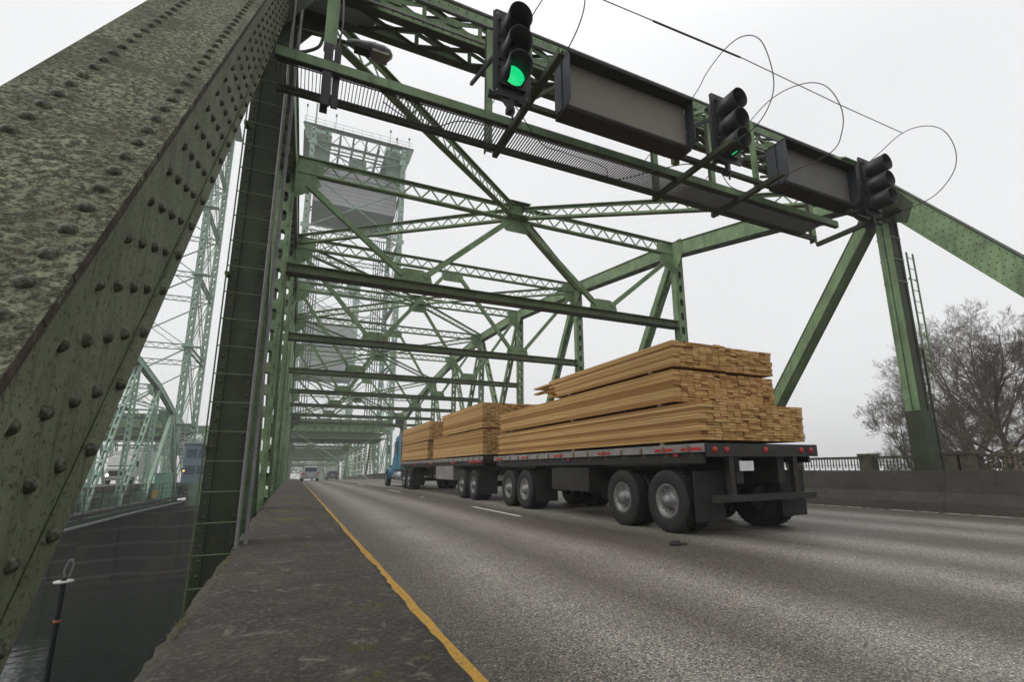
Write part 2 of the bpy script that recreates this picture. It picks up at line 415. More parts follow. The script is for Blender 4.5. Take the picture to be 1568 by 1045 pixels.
    def laced(s, p, q, up, depth, wid, pitch=.45, bar=.05, th=.035, mi=0, mi2=None, planes=1):
        # two flanges a depth apart along 'up' with zigzag lacing bars between
        p, q = Vector(p), Vector(q); d = q-p; L = d.length; d.normalize()
        side = d.cross(Vector(up)).normalized(); u = side.cross(d).normalized()
        mi2 = mi if mi2 is None else mi2
        for sg in (1, -1):
            o = u*sg*(depth/2)
            s.beam(p+o, q+o, wid, th, u, mi2 if sg > 0 else mi)
            s.beam(p+o-u*sg*.055, q+o-u*sg*.055, .03, .08, u, mi)
        n = max(2, int(L/pitch)); st = L/n; hd = depth/2-.06
        offs = [0] if planes == 1 else [-wid*.36, wid*.36]
        for k in range(n):
            a = p+d*st*k; b = p+d*st*(k+.5); c = p+d*st*(k+1)
            for of in offs:
                s.beam(a-u*hd+side*of, b+u*hd+side*of, .014, bar, u, mi)
                s.beam(b+u*hd+side*(of+.016), c-u*hd+side*(of+.016), .014, bar, u, mi)
    def battened(s, p, q, xin, wid, dep, pitch=1.0, bl=.34, mi=0):
        # two side plates (in the truss plane) tied by batten plates on both edges; wid along X
        p, q = Vector(p), Vector(q); d = q-p; L = d.length; d.normalize()
        X = Vector((1, 0, 0)); u = d.cross(X).normalized()
        for sg in (1, -1):
            o = X*sg*(wid/2-.008)
            s.beam(p+o, q+o, .016, dep, u, mi)
            for e in (1, -1):
                s.beam(p+o+u*e*(dep/2+.009)-X*sg*.045, q+o+u*e*(dep/2+.009)-X*sg*.045, .10, .016, u, mi)
        n = max(2, int(L/pitch))
        for k in range(n):
            c = p+d*(L*(k+.5)/n)
            for e in (1, -1):
                s.hexa(c+u*e*(dep/2+.026), d*bl/2, X*(wid/2-.01), u*.008, mi)
    def build(s, name, mats, parent=None, base=None):
        me = bpy.data.meshes.new(name)
        off = Vector((0, 0, 0)) if parent is None and base is None else Vector(base if base is not None else parent['_o'])
        me.from_pydata([tuple(Vector(v)-off) for v in s.v], [], s.f); me.update()
        if not isinstance(mats, (list, tuple)): mats = [mats]
        for m in mats: me.materials.append(m)
        me.polygons.foreach_set('material_index', s.mi); me.polygons.foreach_set('use_smooth', s.sm)
        if getattr(s, 'board', False):
            at = me.color_attributes.new('board', 'FLOAT_COLOR', 'CORNER')
            k = 0
            for poly, val in zip(me.polygons, s.vc):
                for _ in poly.loop_indices:
                    at.data[k].color = (val, val, val, 1); k += 1
        o = bpy.data.objects.new(name, me); COL.objects.link(o)
        if parent is not None:
            o.parent = parent
            if base is not None: o.location = Vector(base)-Vector(parent['_o'])
            o['_o'] = tuple(off)
        elif base is not None: o.location = base; o['_o'] = tuple(base)
        else: o['_o'] = (0, 0, 0)
        return o


def tag(o, label=None, cat=None, group=None, kind=None):
    if label: o['label'] = label
    if cat: o['category'] = cat
    if group: o['group'] = group
    if kind: o['kind'] = kind
    return o


def thing(name, loc, label, cat, group=None):
    o = bpy.data.objects.new(name, None); COL.objects.link(o); o.location = loc
    o.empty_display_size = .3; o['_o'] = tuple(loc)
    return tag(o, label, cat, group)


def copy_tree(o, parent=None, swap=None, shift=None):
    kids = [c for c in bpy.data.objects if c.parent is o]
    c = o.copy(); COL.objects.link(c)
    if parent is not None: c.parent = parent
    if shift is not None: c.location = Vector(o.location)+Vector(shift)
    if swap and o.type == 'MESH':
        for sl in c.material_slots:
            old = sl.material; sl.link = 'OBJECT'; sl.material = swap.get(old.name, old)
    for k in kids: copy_tree(k, c, swap)
    return c

# ---------------------------------------------------------------- setting: water, bank, roads
WATER = -12.3
b = MB(); b.add([(-2500, -2500, WATER), (2500, -2500, WATER), (2500, 2500, WATER), (-2500, 2500, WATER)], [(0, 1, 2, 3)])
tag(b.build('water', M['water']), kind='structure')


def strip(name, x0, x1, y0, y1, top, thick, mat, dy=4.0, jit=0.0, sub=1):
    b = MB(); ys = []; y = y0
    while y < y1-1e-6: ys.append(y); y += dy
    ys.append(y1); vs = []; fs = []
    for y in ys:
        z = top+zo(y); j0 = random.uniform(-jit, jit); j1 = random.uniform(-jit, jit)
        vs += [(x0+j0, y, z), (x1+j1, y, z), (x1+j1, y, z-thick), (x0+j0, y, z-thick)]
    n = len(ys)
    for i in range(n-1):
        a, c = 4*i, 4*i+4
        fs += [(a, a+1, c+1, c)]
        if thick > 0.001: fs += [(a+1, a+2, c+2, c+1), (a+2, a+3, c+3, c+2), (a+3, a, c, c+3)]
    if thick > 0.001: fs += [(0, 3, 2, 1), (4*n-4, 4*n-3, 4*n-2, 4*n-1)]
    b.add(vs, fs)
    return b.build(name, mat)


tag(strip('road', .30, 13.75, -40, 300, 0, .28, M['asphalt']), kind='structure')
tag(strip('pavement', 14.26, 16.95, -40, 300, .16, .22, M['barrier']), kind='structure')
tag(strip('yellow_line', .885, .983, -6, 130, .004, 0, M['yellow'], .35, .009), kind='structure')
tag(strip('white_line', 12.78, 12.90, -10, 200, .004, 0, M['white'], 1.0, .006), kind='structure')
b = MB()
for k in range(-1, 12):
    for xc in (4.65, 8.40):
        y0 = 10.41+13.75*k; n = 4
        for j in range(n):
            ya, yb = y0+3.3*j/n, y0+3.3*(j+1)/n
            b.add([(xc-.055, ya, .004+zo(ya)), (xc+.055, ya, .004+zo(ya)), (xc+.055, yb, .004+zo(yb)), (xc-.055, yb, .004+zo(yb))], [(0, 1, 2, 3)])
tag(b.build('lane_dashes', M['white']), kind='structure')
tag(strip('neighbour_road', -27.4, -14.4, -40, 300, 0, .4, M['asphalt']), kind='structure')

# riverbank on the right, falling to the water
b = MB(); nx, ny = 46, 40; vs = []
for j in range(ny):
    for i in range(nx):
        x = 17.5+i*4.2; y = -60+j*4.2
        d = (30-y+.30*(x-40))/26.0
        h = max(0.0, min(1.0, d)); h = h*h*(3-2*h)
        z = WATER-1.5+h*9.5+.35*math.sin(x*.37+y*.21)+.3*math.sin(y*.6-x*.13)
        vs.append((x, y, z))
b.add(vs, [(j*nx+i, j*nx+i+1, (j+1)*nx+i+1, (j+1)*nx+i) for j in range(ny-1) for i in range(nx-1)], 0, True)
tag(b.build('river_bank', M['bank']), kind='structure')


# ---------------------------------------------------------------- concrete edges of the near roadway
b = MB(); ys = [-6+.11*k for k in range(300)]+[27+1.5*k for k in range(80)]; vs = []; prev = None
rr = random.Random(3)
xi = [-.52, -.44, -.2, .05, .3, .52, .615, .655]   # relative stations across the top
nse = {}
for k, y in enumerate(ys):
    row = []
    lx = -.53+.010*math.sin(y*2.3)+.010*math.sin(y*5.1+1)+rr.uniform(-.008, .008) - (.03 if y > 9 else 0)
    rx = .728+.006*math.sin(y*3.1)+rr.uniform(-.007, .007)
    for i, x in enumerate(xi):
        t = (x+.52)/1.175; z = .25+zo(y)+rr.uniform(-.004, .004)+.006*math.sin(x*7+y*3.3)*math.sin(y*1.7)
        if i == 0: z -= .035+rr.uniform(0, .02)
        if i == len(xi)-1: z -= .028
        row.append((lx+t*(rx-lx), y, z))
    row += [(rx+.01, y, -.02+zo(y)), (rx-.02, y, -.75+zo(y)), (lx, y, -.75+zo(y))]
    vs += row
m = len(xi)+3; fs = []
for k in range(len(ys)-1):
    for i in range(m):
        j = (i+1) % m; fs.append((k*m+i, k*m+j, (k+1)*m+j, (k+1)*m+i))
b.add(vs, fs, 0, False); b.add(vs[:m], [tuple(range(m))]); b.add(vs[-m:], [tuple(reversed(range(m)))])
tag(b.build('concrete_kerb', M['kerb']), 'wide dark stained concrete kerb running beside the yellow line', 'kerb')
strip_mb = MB()


def moss_patch(cx, cy, rx, ry, h, zb, seed, mat='moss', n=70):
    q = random.Random(seed); b = MB()
    for k in range(n):
        a = q.uniform(0, 2*math.pi); rr_ = math.sqrt(q.random())
        x = cx+rx*rr_*math.cos(a); y = cy+ry*rr_*math.sin(a)
        s0 = q.uniform(.25, .6)*min(rx, ry)*.5*(1.15-rr_); hh = h*(1.1-rr_)*q.uniform(.5, 1)
        vs = [(x, y, zb+hh)]
        for i in range(6):
            t = 2*math.pi*i/6+q.uniform(-.3, .3); vs.append((x+s0*math.cos(t), y+s0*math.sin(t)*1.4, zb-.002))
        b.add(vs, [(0, 1+i, 1+(i+1) % 6) for i in range(6)], 0, True)
    return b


mb = MB()
for (cx, cy, rx, ry, h, n) in [(.50, 3.35, .13, .07, .016, 60), (.36, 2.62, .10, .07, .02, 60), (.36, 2.25, .14, .08, .012, 50), (.60, 2.35, .05, .12, .012, 40),
                               (.05, 9.6, .38, .42, .012, 140), (.0, 11.8, .42, .8, .012, 170), (.1, 14.2, .40, .9, .012, 150), (-.47, 3.4, .05, .5, .02, 70), (-.46, 5.4, .06, .9, .025, 90),
                               (.1, 17.0, .38, .8, .012, 100), (.25, 6.2, .10, .12, .008, 30)]:
    p = moss_patch(cx, cy, rx, ry, h, .252, int(cy*100), n=n); mb.add(p.v, p.f, 0, True)
tag(mb.build('moss', M['moss']), kind='stuff')

# right barrier: concrete safety-shape profile in one run, with casting joints
prof = [(12.98, -.01), (13.03, .20), (13.20, .42), (13.27, .90), (13.46, .90), (13.53, .42), (13.66, .16), (13.70, -.01)]
b = MB(); y = -12.0; k = 0
while y < 150:
    y1 = y+6.1; n = len(prof); g = .004
    A = [(x, y+g, z+zo(y)) for x, z in prof]; B = [(x, y1-g, z+zo(y1)) for x, z in prof]
    b.add(A+B, [(i, i+1, n+i+1, n+i) for i in range(n-1)]+[tuple(range(n)), tuple(reversed(range(n, 2*n)))])
    y = y1
bar = b.build('concrete_barrier', M['barrier'])
tag(bar, 'long grey concrete safety barrier along the right edge of the road', 'barrier')
mb = MB(); q = random.Random(5)
for k in range(420):
    y = q.uniform(-3, 12); x = 12.96-abs(q.gauss(0, .05)); s0 = q.uniform(.02, .07)
    vs = [(x, y, q.uniform(.01, .045))]+[(x+s0*math.cos(t), y+1.8*s0*math.sin(t), .002) for t in (0, 1.05, 2.1, 3.14, 4.2, 5.2)]
    mb.add(vs, [(0, 1+i, 1+(i+1) % 6) for i in range(6)])
tag(mb.build('roadside_litter', M['dirt']), kind='stuff')


# ---------------------------------------------------------------- the steel truss span
PAN, Y1 = 8.153, 6.92
TOPS = [None, 8.365, 10.06, 11.10, 11.90, 12.20, 11.90, 11.10, 10.06, 8.365, None]
LZ = -2.45


def build_span(root, xl, xr, ybase, n, pan, tops, near=False, braces=True, strut_z=5.82+E-.15):
    """xl/xr: inner faces of the left and right truss; node i stands at ybase+i*pan"""
    P = root
    W_ = .43
    mats = [M['steel'], M['steel_strut'], M['rivet'], M['steel_dark']]
    Yn = [ybase+i*pan for i in range(n+1)]
    Z = lambda i: (tops[i] if tops[i] is not None else LZ)+zo(Yn[i])
    B = lambda i: LZ+zo(Yn[i])
    for side, xin in ((-1, xl), (1, xr)):
        xc = xin+side*W_/2
        X = lambda i, z: (xc, Yn[i], z)
        ins = Vector((-side, 0, 0))
        # bottom chord
        b = MB()
        for i in range(n): b.beam(X(i, B(i)), X(i+1, B(i+1)), W_, .5, mi=3)
        b.build('bottom_chord', mats, P)
        # top chord
        for i in range(1, n):
            if tops[i] is None or tops[i+1] is None: continue
            b = MB(); p, q = Vector(X(i, Z(i))), Vector(X(i+1, Z(i+1)))
            b.beam(p, q, W_, .56)
            d = (q-p).normalized(); u = Vector((1, 0, 0)).cross(d); u = u if u.z > 0 else -u
            b.beam(p+u*.29, q+u*.29, W_+.10, .022, u, 1)
            for sg in (1, -1): b.beam(p-u*.29+Vector((sg*W_*.42, 0, 0)), q-u*.29+Vector((sg*W_*.42, 0, 0)), .10, .018, u, 3)
            L = (q-p).length; m = int(L/.9)
            for k in range(m):
                c = p+d*(L*(k+.5)/m)-u*.285
                b.hexa(c, d*.13, Vector((W_*.36, 0, 0)), u*.008, 3)
            if side > 0 and near and i < 4:
                for k in range(int(L/.17)):
                    for e in ((-.23, -.12, .0, .12, .23) if i == 2 else (-.23, .23)):
                        c = p+d*(.17*(k+.5))+u*e+ins*(W_/2)
                        b.rivet(c, ins, .016, .013, 6, 0 if i != 2 else 2)
            b.build('top_chord', mats, P)
        # end posts
        for (i, j) in ((0, 1), (n, n-1)):
            if tops[j] is None or tops[i] is not None: continue
            if near and i == 0: continue
            b = MB(); p, q = Vector(X(i, B(i))), Vector(X(j, Z(j)))
            b.beam(p, q, W_, .60)
            d = (q-p).normalized(); u = Vector((1, 0, 0)).cross(d); u = u if u.z > 0 else -u
            b.beam(p+u*.31, q+u*.31, W_+.12, .022, u, 1)
            b.build('end_post', mats, P)
        # posts
        for i in range(1, n):
            if tops[i] is None: continue
            if near and i == 1: continue
            b = MB(); t = Z(i)-.28; bo = B(i)+.25; L = t-bo; dp = .29
            for sg in (1, -1):
                b.beam((xc+sg*(W_/2-.01), Yn[i], bo), (xc+sg*(W_/2-.01), Yn[i], t), dp, .02, (1, 0, 0), 0)
                for e in (1, -1):
                    b.beam((xc+sg*(W_/2-.055), Yn[i]+e*(dp/2-.01), bo), (xc+sg*(W_/2-.055), Yn[i]+e*(dp/2-.01), t), .012, .07, (1, 0, 0), 0)
            for e in (1, -1):
                b.perf((xc, Yn[i]+e*(dp/2+.006), bo), (e*-1, 0, 0), (0, 0, 1), L, W_-.03, .012, .58, .18, .34, mi=0)
            if near and i <= 4:
                for e in (-1,):
                    for k in range(int(L/.12)):
                        for sx in (-.165, .165):
                            b.rivet((xc+sx, Yn[i]-dp/2-.012, bo+.12*k), (0, -1, 0), .015, .012, 6, 2)
            b.build('vertical_post', mats, P)
        # diagonals
        mid = n/2
        for i in range(1, n-1):
            prs = []
            if i < mid-.01 and i+1 <= n-1: prs.append((i, i+1))
            if i+1 > mid+.01: prs.append((i+1, i))
            if abs(i-(mid-1)) < .6: prs.append((i+1, i)) if (i+1, i) not in prs else None
            if abs(i-mid) < .6: prs.append((i, i+1)) if (i, i+1) not in prs else None
            for (a, c) in prs:
                if tops[a] is None: continue
                p = Vector(X(a, Z(a)-.1)); q = Vector(X(c, B(c)+.1))
                b = MB()
                if a in (1, n-1):
                    b.beam(p, q, W_-.06, .34); d = (q-p).normalized()
                    u = Vector((1, 0, 0)).cross(d).normalized()
                    for sg in (1, -1):
                        b.beam(p+Vector((sg*(W_/2-.035), 0, 0))+u*.165, q+Vector((sg*(W_/2-.035), 0, 0))+u*.165, .012, .05, u, 3)
                        b.beam(p+Vector((sg*(W_/2-.035), 0, 0))-u*.165, q+Vector((sg*(W_/2-.035), 0, 0))-u*.165, .012, .05, u, 3)
                else: b.battened(p, q, xin, W_-.06, .27, 1.05, .34)
                b.build('diagonal', mats, P)
        # gusset plates
        for i in range(1, n):
            if tops[i] is None or (near and i == 1): continue
            b = MB(); z = Z(i)
            poly = [(-.62, .27), (.62, .27), (.72, -.25), (.30, -.85), (-.34, -.95), (-.70, -.32)]
            b.plate(poly, (xin-side*.012, Yn[i], z), (0, 1, 0), (0, 0, 1), .02)
            if near and i <= 4:
                q = random.Random(i)
                for a in range(-5, 6):
                    for c in range(-6, 3):
                        y_, z_ = a*.115, c*.12
                        if abs(y_) < .58-(.3 if c < -3 else 0): b.rivet((xin-side*.022, Yn[i]+y_, z+z_), ins, .015, .012, 6, 2)
            poly2 = [(-.55, .3), (.55, .3), (.75, -.1), (-.75, -.1)]
            b.build('gusset_plate', mats, P)
    # cross members
    xa, xb = xl, xr; xm = (xa+xb)/2
    for i in range(n+1):
        b = MB(); b.beam((xa-.4, Yn[i], B(i)+1.0), (xb+.4, Yn[i], B(i)+1.0), .35, 1.3, mi=3)
        b.build('floor_beam', mats, P)
    b = MB()
    for k in range(7):
        x = xa+1.0+(xb-xa-2.0)*k/6
        for i in range(n): b.beam((x, Yn[i]+.18, B(i)+1.75), (x, Yn[i+1]-.18, B(i+1)+1.75), .25, .5, mi=3)
    b.build('stringer', mats, P)
    for i in range(2, n-1):
        if tops[i] is None: continue
        y = Yn[i]; zt = Z(i); zs = strut_z+zo(y)
        b = MB(); b.laced((xa, y, zt+.02), (xb, y, zt+.02), (0, 0, 1), .52, .22, .62, .055, mi=0, mi2=1)
        for xe, sg in ((xa, 1), (xb, -1)):
            b.plate([(0, .24), (.75, .24), (.75, -.24), (0, -.24)], (xe+(.0 if sg > 0 else -.75), y-.02, zt+.02), (1, 0, 0), (0, 0, 1), .06)
        b.build('top_strut', mats, P)
        b = MB(); b.beam((xa, y, zs), (xb, y, zs), .03, .28, mi=1)
        b.beam((xa, y, zs-.145), (xb, y, zs-.145), .40, .025, (0, 0, 1), 3)
        b.beam((xa, y, zs+.145), (xb, y, zs+.145), .26, .022, (0, 0, 1), 1)
        b.build('sway_strut', mats, P)
        if zt-zs > 1.5:
            b = MB(); w = xb-xa; x1, x2 = xa+w*.25, xa+w*.75; yb = y-.05
            zc = zt-.35
            for (pa, pb) in (((xa+.35, yb, zc-.25), (x1-.35, yb, zs+.35)), ((x1+.35, yb, zs+.35), (xm-.35, yb, zc-.05)),
                             ((xm+.35, yb, zc-.05), (x2-.35, yb, zs+.35)), ((x2+.35, yb, zs+.35), (xb-.35, yb, zc-.25))):
                b.beam(pa, pb, .17, .15, (0, 1, 0), 0)
            for xg in (x1, x2):
                b.plate([(-.62, .10), (-.55, .42), (-.30, .55), (.30, .55), (.55, .42), (.62, .10)], (xg, yb-.015, zs+.02), (1, 0, 0), (0, 0, 1), .035)
                if near and i <= 4:
                    for a in range(-4, 5):
                        for c in range(4):
                            if (a+c) % 2 == 0: b.rivet((xg+a*.125, yb-.034, zs+.15+c*.11), (0, -1, 0), .016, .013, 6, 2)
            b.plate([(-.55, .15), (.55, .15), (.55, -.22), (.40, -.36), (-.40, -.36), (-.55, -.22)], (xm, yb-.015, zc-.02), (1, 0, 0), (0, 0, 1), .035)
            for xe, sg in ((xa, 1), (xb, -1)):
                b.plate([(0, .25), (sg*.55, .12), (sg*.72, -.2), (sg*.5, -.42), (0, -.75)], (xe, yb-.015, zc), (1, 0, 0), (0, 0, 1), .03)
            b.build('sway_brace', mats, P)
    # top laterals: from the middle of every second strut out to both trusses
    if braces:
        for i in range(2, n-1, 2):
            y = Yn[i]; c = Vector((xm, y, Z(i)+.02))
            b = MB(); b.box((xm-.42, y-.42, Z(i)-.22), (xm+.42, y+.42, Z(i)-.19)); b.box((xm-.42, y-.42, Z(i)+.29), (xm+.42, y+.42, Z(i)+.31), 1)
            b.box((xm-.17, y-.17, Z(i)-.187), (xm+.17, y+.17, Z(i)+.287))
            b.build('lateral_hub', mats, P)
            for j in (i-1, i+1):
                if j < 1 or j > n-1 or tops[j] is None: continue
                for xe in (xa+.05, xb-.05):
                    e = Vector((xe, Yn[j]+(.35 if j < i else -.35), Z(j)+.02)); d = (e-c).normalized()
                    b = MB(); b.laced(c+d*.30, e, (0, 0, 1), .42, .18, .55, .045, mi=0, mi2=1)
                    b.build('lateral_brace', mats, P)
    # portals
    for i, sg in ((1, -1), (n-1, 1)):
        if tops[i] is None or (near and i == 1): continue
        b = MB(); y = Yn[i]; z1 = Z(i)+.15; z0 = z1-1.25
        b.laced((xa, y, (z0+z1)/2), (xb, y, (z0+z1)/2), (0, 0, 1), z1-z0, .34, 1.3, .11, .16, 0, 1, 2)
        for xe, s2 in ((xa, 1), (xb, -1)):
            b.plate([(0, .6), (s2*1.1, .6), (s2*1.1, -.55), (s2*.5, -.8), (0, -1.6)], (xe, y-.2, (z0+z1)/2), (1, 0, 0), (0, 0, 1), .03, 3)
        b.build('portal_frame', mats, P)


XL, XR = -.613, 13.787
span = thing('truss_bridge', (6.6, 40, 0), 'dark green riveted steel truss bridge carrying the road away from the camera', 'bridge')
build_span(span, XL, XR, Y1-PAN, 10, PAN, TOPS, near=True)
mats = [M['web'], M['lichen'], M['rivet'], M['rust_edge'], M['steel'], M['steel_dark']]

# near left end post, modelled rivet by rivet
TH = R(53.4); D = Vector((0, math.cos(TH), math.sin(TH))); N = Vector((0, -math.sin(TH), math.cos(TH)))
def ep(x, s_, p_): return Vector((x, 0, E))+D*s_+N*p_
def slab(b, x0, x1, s0, s1, p0, p1, mi):
    b.hexa(ep((x0+x1)/2, (s0+s1)/2, (p0+p1)/2), Vector(((x1-x0)/2, 0, 0)), D*(s1-s0)/2, N*(p1-p0)/2, mi)
S0, S1 = -4.6, 10.05
b = MB()
slab(b, -1.02, -.575, S0, S1, -1.57, -.995, 0)                    # box of the post
slab(b, -1.075, -.545, S0, S1, -.992, -.972, 1)                   # cover plate
slab(b, -.572, -.560, S0, S1, -1.115, -1.032, 0)                  # flange angle
slab(b, -.572, -.559, S0, S1, -1.031, -.995, 3)                   # its rusted upper edge
slab(b, -.572, -.5615, S0, S1, -1.60, -1.515, 0)
for k in range(int((S1-S0)/.006)//1 if False else 0): pass
q = random.Random(11)
# chipped edge of the cover plate
s_ = S0
while s_ < S1:
    L = q.uniform(.03, .12)
    slab(b, -.5465, -.5465+q.uniform(.001, .004), s_, s_+L*.97, -.993-q.uniform(0, .004), -.971+q.uniform(-.004, .001), 3)
    s_ += L
k = -40
while k < 60:
    s_ = 2.106+.2835*k
    if S0 < s_ < S1:
        if s_ < S1-.3:
            for c in range(5):
                sk = s_+.1325*c; 
                p_ = -1.142-.097*c
                b.rivet(ep(-.5755+(.0155 if c == 4 else 0), sk, p_), (1, 0, 0), .0225, .021, 12, 2)
    k += 1
s_ = S0+.05
while s_ < S1-.05:
    for x in (-.617, -.930):
        b.rivet(ep(x, s_+(0 if x > -.7 else .02), -.9725), N, .024, .019, 12, 2)
    s_ += .1325
b.build('end_post', mats, span)['label'] = 'lichen covered riveted end post sloping up beside the camera'
# right end post
b = MB(); x0, x1 = 13.80, 14.26
slab(b, x0, x1, S0, S1+.2, -1.57, -.955, 4); slab(b, x0-.035, x1+.05, S0, S1+.2, -.952, -.93, 5)
s_ = 4.4
while s_ < S1:
    for c in range(5): b.rivet(ep(13.80, s_+(.09 if c % 2 else 0), -1.50+.12*c), (-1, 0, 0), .018, .014, 6, 2)
    for x in (13.83, 14.20): b.rivet(ep(x, s_, -.93), N, .018, .014, 6, 5)
    for x in (13.83, 14.20): b.rivet(ep(x, s_+.09, -.93), N, .018, .014, 6, 5)
    s_ += .18
b.build('end_post', mats, span)
mats2 = [M['steel'], M['steel_dark'], M['rivet'], M['steel_strut']]

# hangers at the first panel point: left one with shade painted into its colour, right one clean above a dark repainted foot
def hanger(x0, x1, side, m0, m1):  # webs in m1 carry their shade in the paint colour
    b = MB(); za, zb = LZ-.2, 8.1; ya, yb = 6.81, 7.14; xi = x0 if side > 0 else x1
    b.box((x0+.02, ya+.01, za), (x1-.02, ya+.022, zb), m1)              # web facing the viewer
    b.box((x0+.02, yb-.022, za), (x1-.02, yb-.01, zb), m1)
    for xs in ((x0, x0+.018), (x1-.018, x1)):
        b.box((xs[0], ya, za), (xs[1], ya+.15, zb), m0); b.box((xs[0], yb-.15, za), (xs[1], yb, zb), m0)
    for xs in (x0+.018, x1-.018-.075):
        b.box((xs, ya-.012, za), (xs+.075, ya+.006, zb), m1)            # flange angles
    z = za+.3
    while z < zb-.5:
        b.box((x0-.004, ya-.016, z), (x1+.004, yb+.016, z+.035), m0) if side > 0 and int(z*10) % 3 == 0 else None
        z += .62
    b.box((x0+.010, ya+.15, za), (x0+.018, yb-.15, zb), m1); b.box((x1-.018, ya+.15, za), (x1-.010, yb-.15, zb), m1)
    z = za+.1
    while z < zb-.2:
        for xs in (x0+.055, x1-.055): b.rivet((xs, ya-.012, z), (0, -1, 0), .016, .013, 8, 2)
        z += .155
    return b
hanger(-.905, -.505, -1, 1, 1).build('vertical_post', mats2, span)['label'] = 'left hanger painted dark as in shade, with ladder'
b = hanger(13.79, 14.22, 1, 0, 1); b.build('vertical_post', mats2, span)
b = MB(); b.box((13.778, 6.79, LZ), (13.788, 7.16, 2.35), 1); b.box((13.778, 6.785, LZ), (14.23, 6.795, 2.35), 1)
b.build('splash_plate', mats2, span)

# knees at the first panel point and the portal frame
b = MB(); ya, yb = 6.75, 7.32; zt, zb = 7.62+E, 6.98+E
for y, sg in ((ya, 1), (yb, -1)):
    b.beam((XL, y, zt-.10), (XR, y, zt-.10), .025, .20, mi=0); b.beam((XL, y+sg*.07, zt+.008), (XR, y+sg*.07, zt+.008), .17, .016, mi=3)
    b.beam((XL, y, zb+.09), (XR, y, zb+.09), .025, .18, mi=0); b.beam((XL, y+sg*.06, zb-.006), (XR, y+sg*.06, zb-.006), .14, .012, mi=1)
n = 13; x0, x1 = XL+1.0, XR-1.0; st = (x1-x0)/n
for k in range(n):
    xa, xm, xb = x0+st*k, x0+st*(k+.5), x0+st*(k+1)
    for y in (ya, yb):
        b.beam((xa, y+.03, zb+.16), (xb, y+.03, zt-.19), .014, .085, (0, 0, 1), 0); b.beam((xa, y+.05, zt-.19), (xb, y+.05, zb+.16), .014, .085, (0, 0, 1), 0)
        b.plate([(-.11, .07), (.11, .07), (.11, -.07), (-.11, -.07)], (xm, y+.04, (zt+zb)/2), (1, 0, 0), (0, 0, 1), .05, 0)
        b.box((xb-.035, y+.012, zb+.17), (xb+.035, y+.024, zt-.19), 0)
    for z in (zb+.008, zt-.012):
        b.beam((xa, ya+.1, z), (xb, yb-.1, z), .075, .012, mi=1); b.beam((xa, yb-.1, z+.014), (xb, ya+.1, z+.014), .075, .012, mi=1)
s_ = XL+.1
while s_ < XR:
    b.rivet((s_, ya+.03, zt+.016), (0, 0, 1), .02, .02, 6, 2); b.rivet((s_, ya-.013, zt-.05), (0, -1, 0), .017, .014, 6, 2); b.rivet((s_+.08, ya-.013, zb+.05), (0, -1, 0), .017, .014, 6, 2); s_ += .16
for xe, sg in ((XL, 1), (XR, -1)):
    for y in (ya-.02, yb+.02):
        b.plate([(0, .30), (sg*1.25, .30), (sg*1.25, -.30), (sg*.75, -.36), (sg*.35, -.65), (sg*.0, -1.2)], (xe, y-.04, (zt+zb)/2), (1, 0, 0), (0, 0, 1), .03, 1)
    b.plate([(-.35, -.12), (.05, .16), (.75, .18), (.9, -.22), (.45, -.9), (-.2, -1.1), (-.55, -1.25), (-.75, -.80)], (xe-sg*.01, 6.92, 7.35+E), (0, 1, 0), (0, 0, 1), .03, 1 if sg < 0 else 1)
b.build('portal_frame', mats2, span)
b = MB()
for y, z, r in ((6.60, 7.52+E, .028), (6.60, 7.30+E, .022), (6.62, 6.95+E, .02)): b.tube([(XL, y, z), (XR-.5, y, z-.03)], r, 8)
b.build('conduit', M['conduit'], span)

# ---------------------------------------------------------------- sign gantry hung in front of the portal
def zz(e): return e+E
gan = thing('sign_gantry', (5, 6, zz(4.8)), 'walkway and bracket frame of green steel hung under the portal, carrying the signals', 'gantry')
gm = [M['steel'], M['steel_dark'], M['grate']]
b = MB(); za = zz(4.86)
b.beam((XL+.03, 5.80, za+.055), (9.88, 5.80, za+.055), .02, .125, mi=0); b.beam((XL+.03, 5.83, za-.014), (9.88, 5.83, za-.014), .08, .012, mi=1)
b.build('walkway_beam', gm, gan)
b = MB(); b.beam((XL+.03, 6.38, za), (9.96, 6.38, za), .06, .10, mi=1); b.build('walkway_beam', gm, gan)
b = MB(); x = XL+.05
while x < 9.5:
    b.hexa((x, 6.09, za-.005), (.0045, 0, 0), (0, .26, 0), (0, 0, .014), 2); x += .044
for y in (5.88, 6.30): b.beam((XL+.05, y, za-.026), (9.5, y, za-.026), .016, .010, mi=2)
b.build('walkway_grating', gm, gan)
for x, y, w, zt in ((-.0, 5.92, .15, 7.15), (2.335, 6.42, .10, 7.0), (5.62, 6.42, .09, 7.0), (7.06, 6.42, .09, 7.0), (9.96, 6.42, .11, 7.0)):
    b = MB(); b.box((x-w/2, y-.05, zz(4.76 if x > 1 else 5.24)), (x+w/2, y-.035, zz(zt)), 0); b.box((x-w/2, y-.035, zz(4.76 if x > 1 else 5.24)), (x-w/2+.014, y+.05, zz(zt)), 1)
    b.build('hanger_post', gm, gan)
for x, ye in ((2.46, 4.27), (5.58, 4.62), (7.02, 4.9), (10.13, 4.75)):
    b = MB(); b.box((x-.04, ye, zz(4.745)), (x+.04, 6.46, zz(4.757)), 1); b.box((x-.04, ye, zz(4.757)), (x-.028, 6.46, zz(4.83)), 1)
    b.tube([(x+.01, ye-.02, zz(4.775)), (x+.01, ye+.5, zz(4.775))], .017, 8, 1)
    b.build('bracket_arm', gm, gan)
b = MB(); b.beam((1.95, 5.36, zz(4.87)), (10.6, 5.36, zz(4.87)), .075, .05, mi=1); b.beam((1.95, 5.36, zz(4.905)), (10.6, 5.36, zz(4.905)), .02, .07, mi=1)
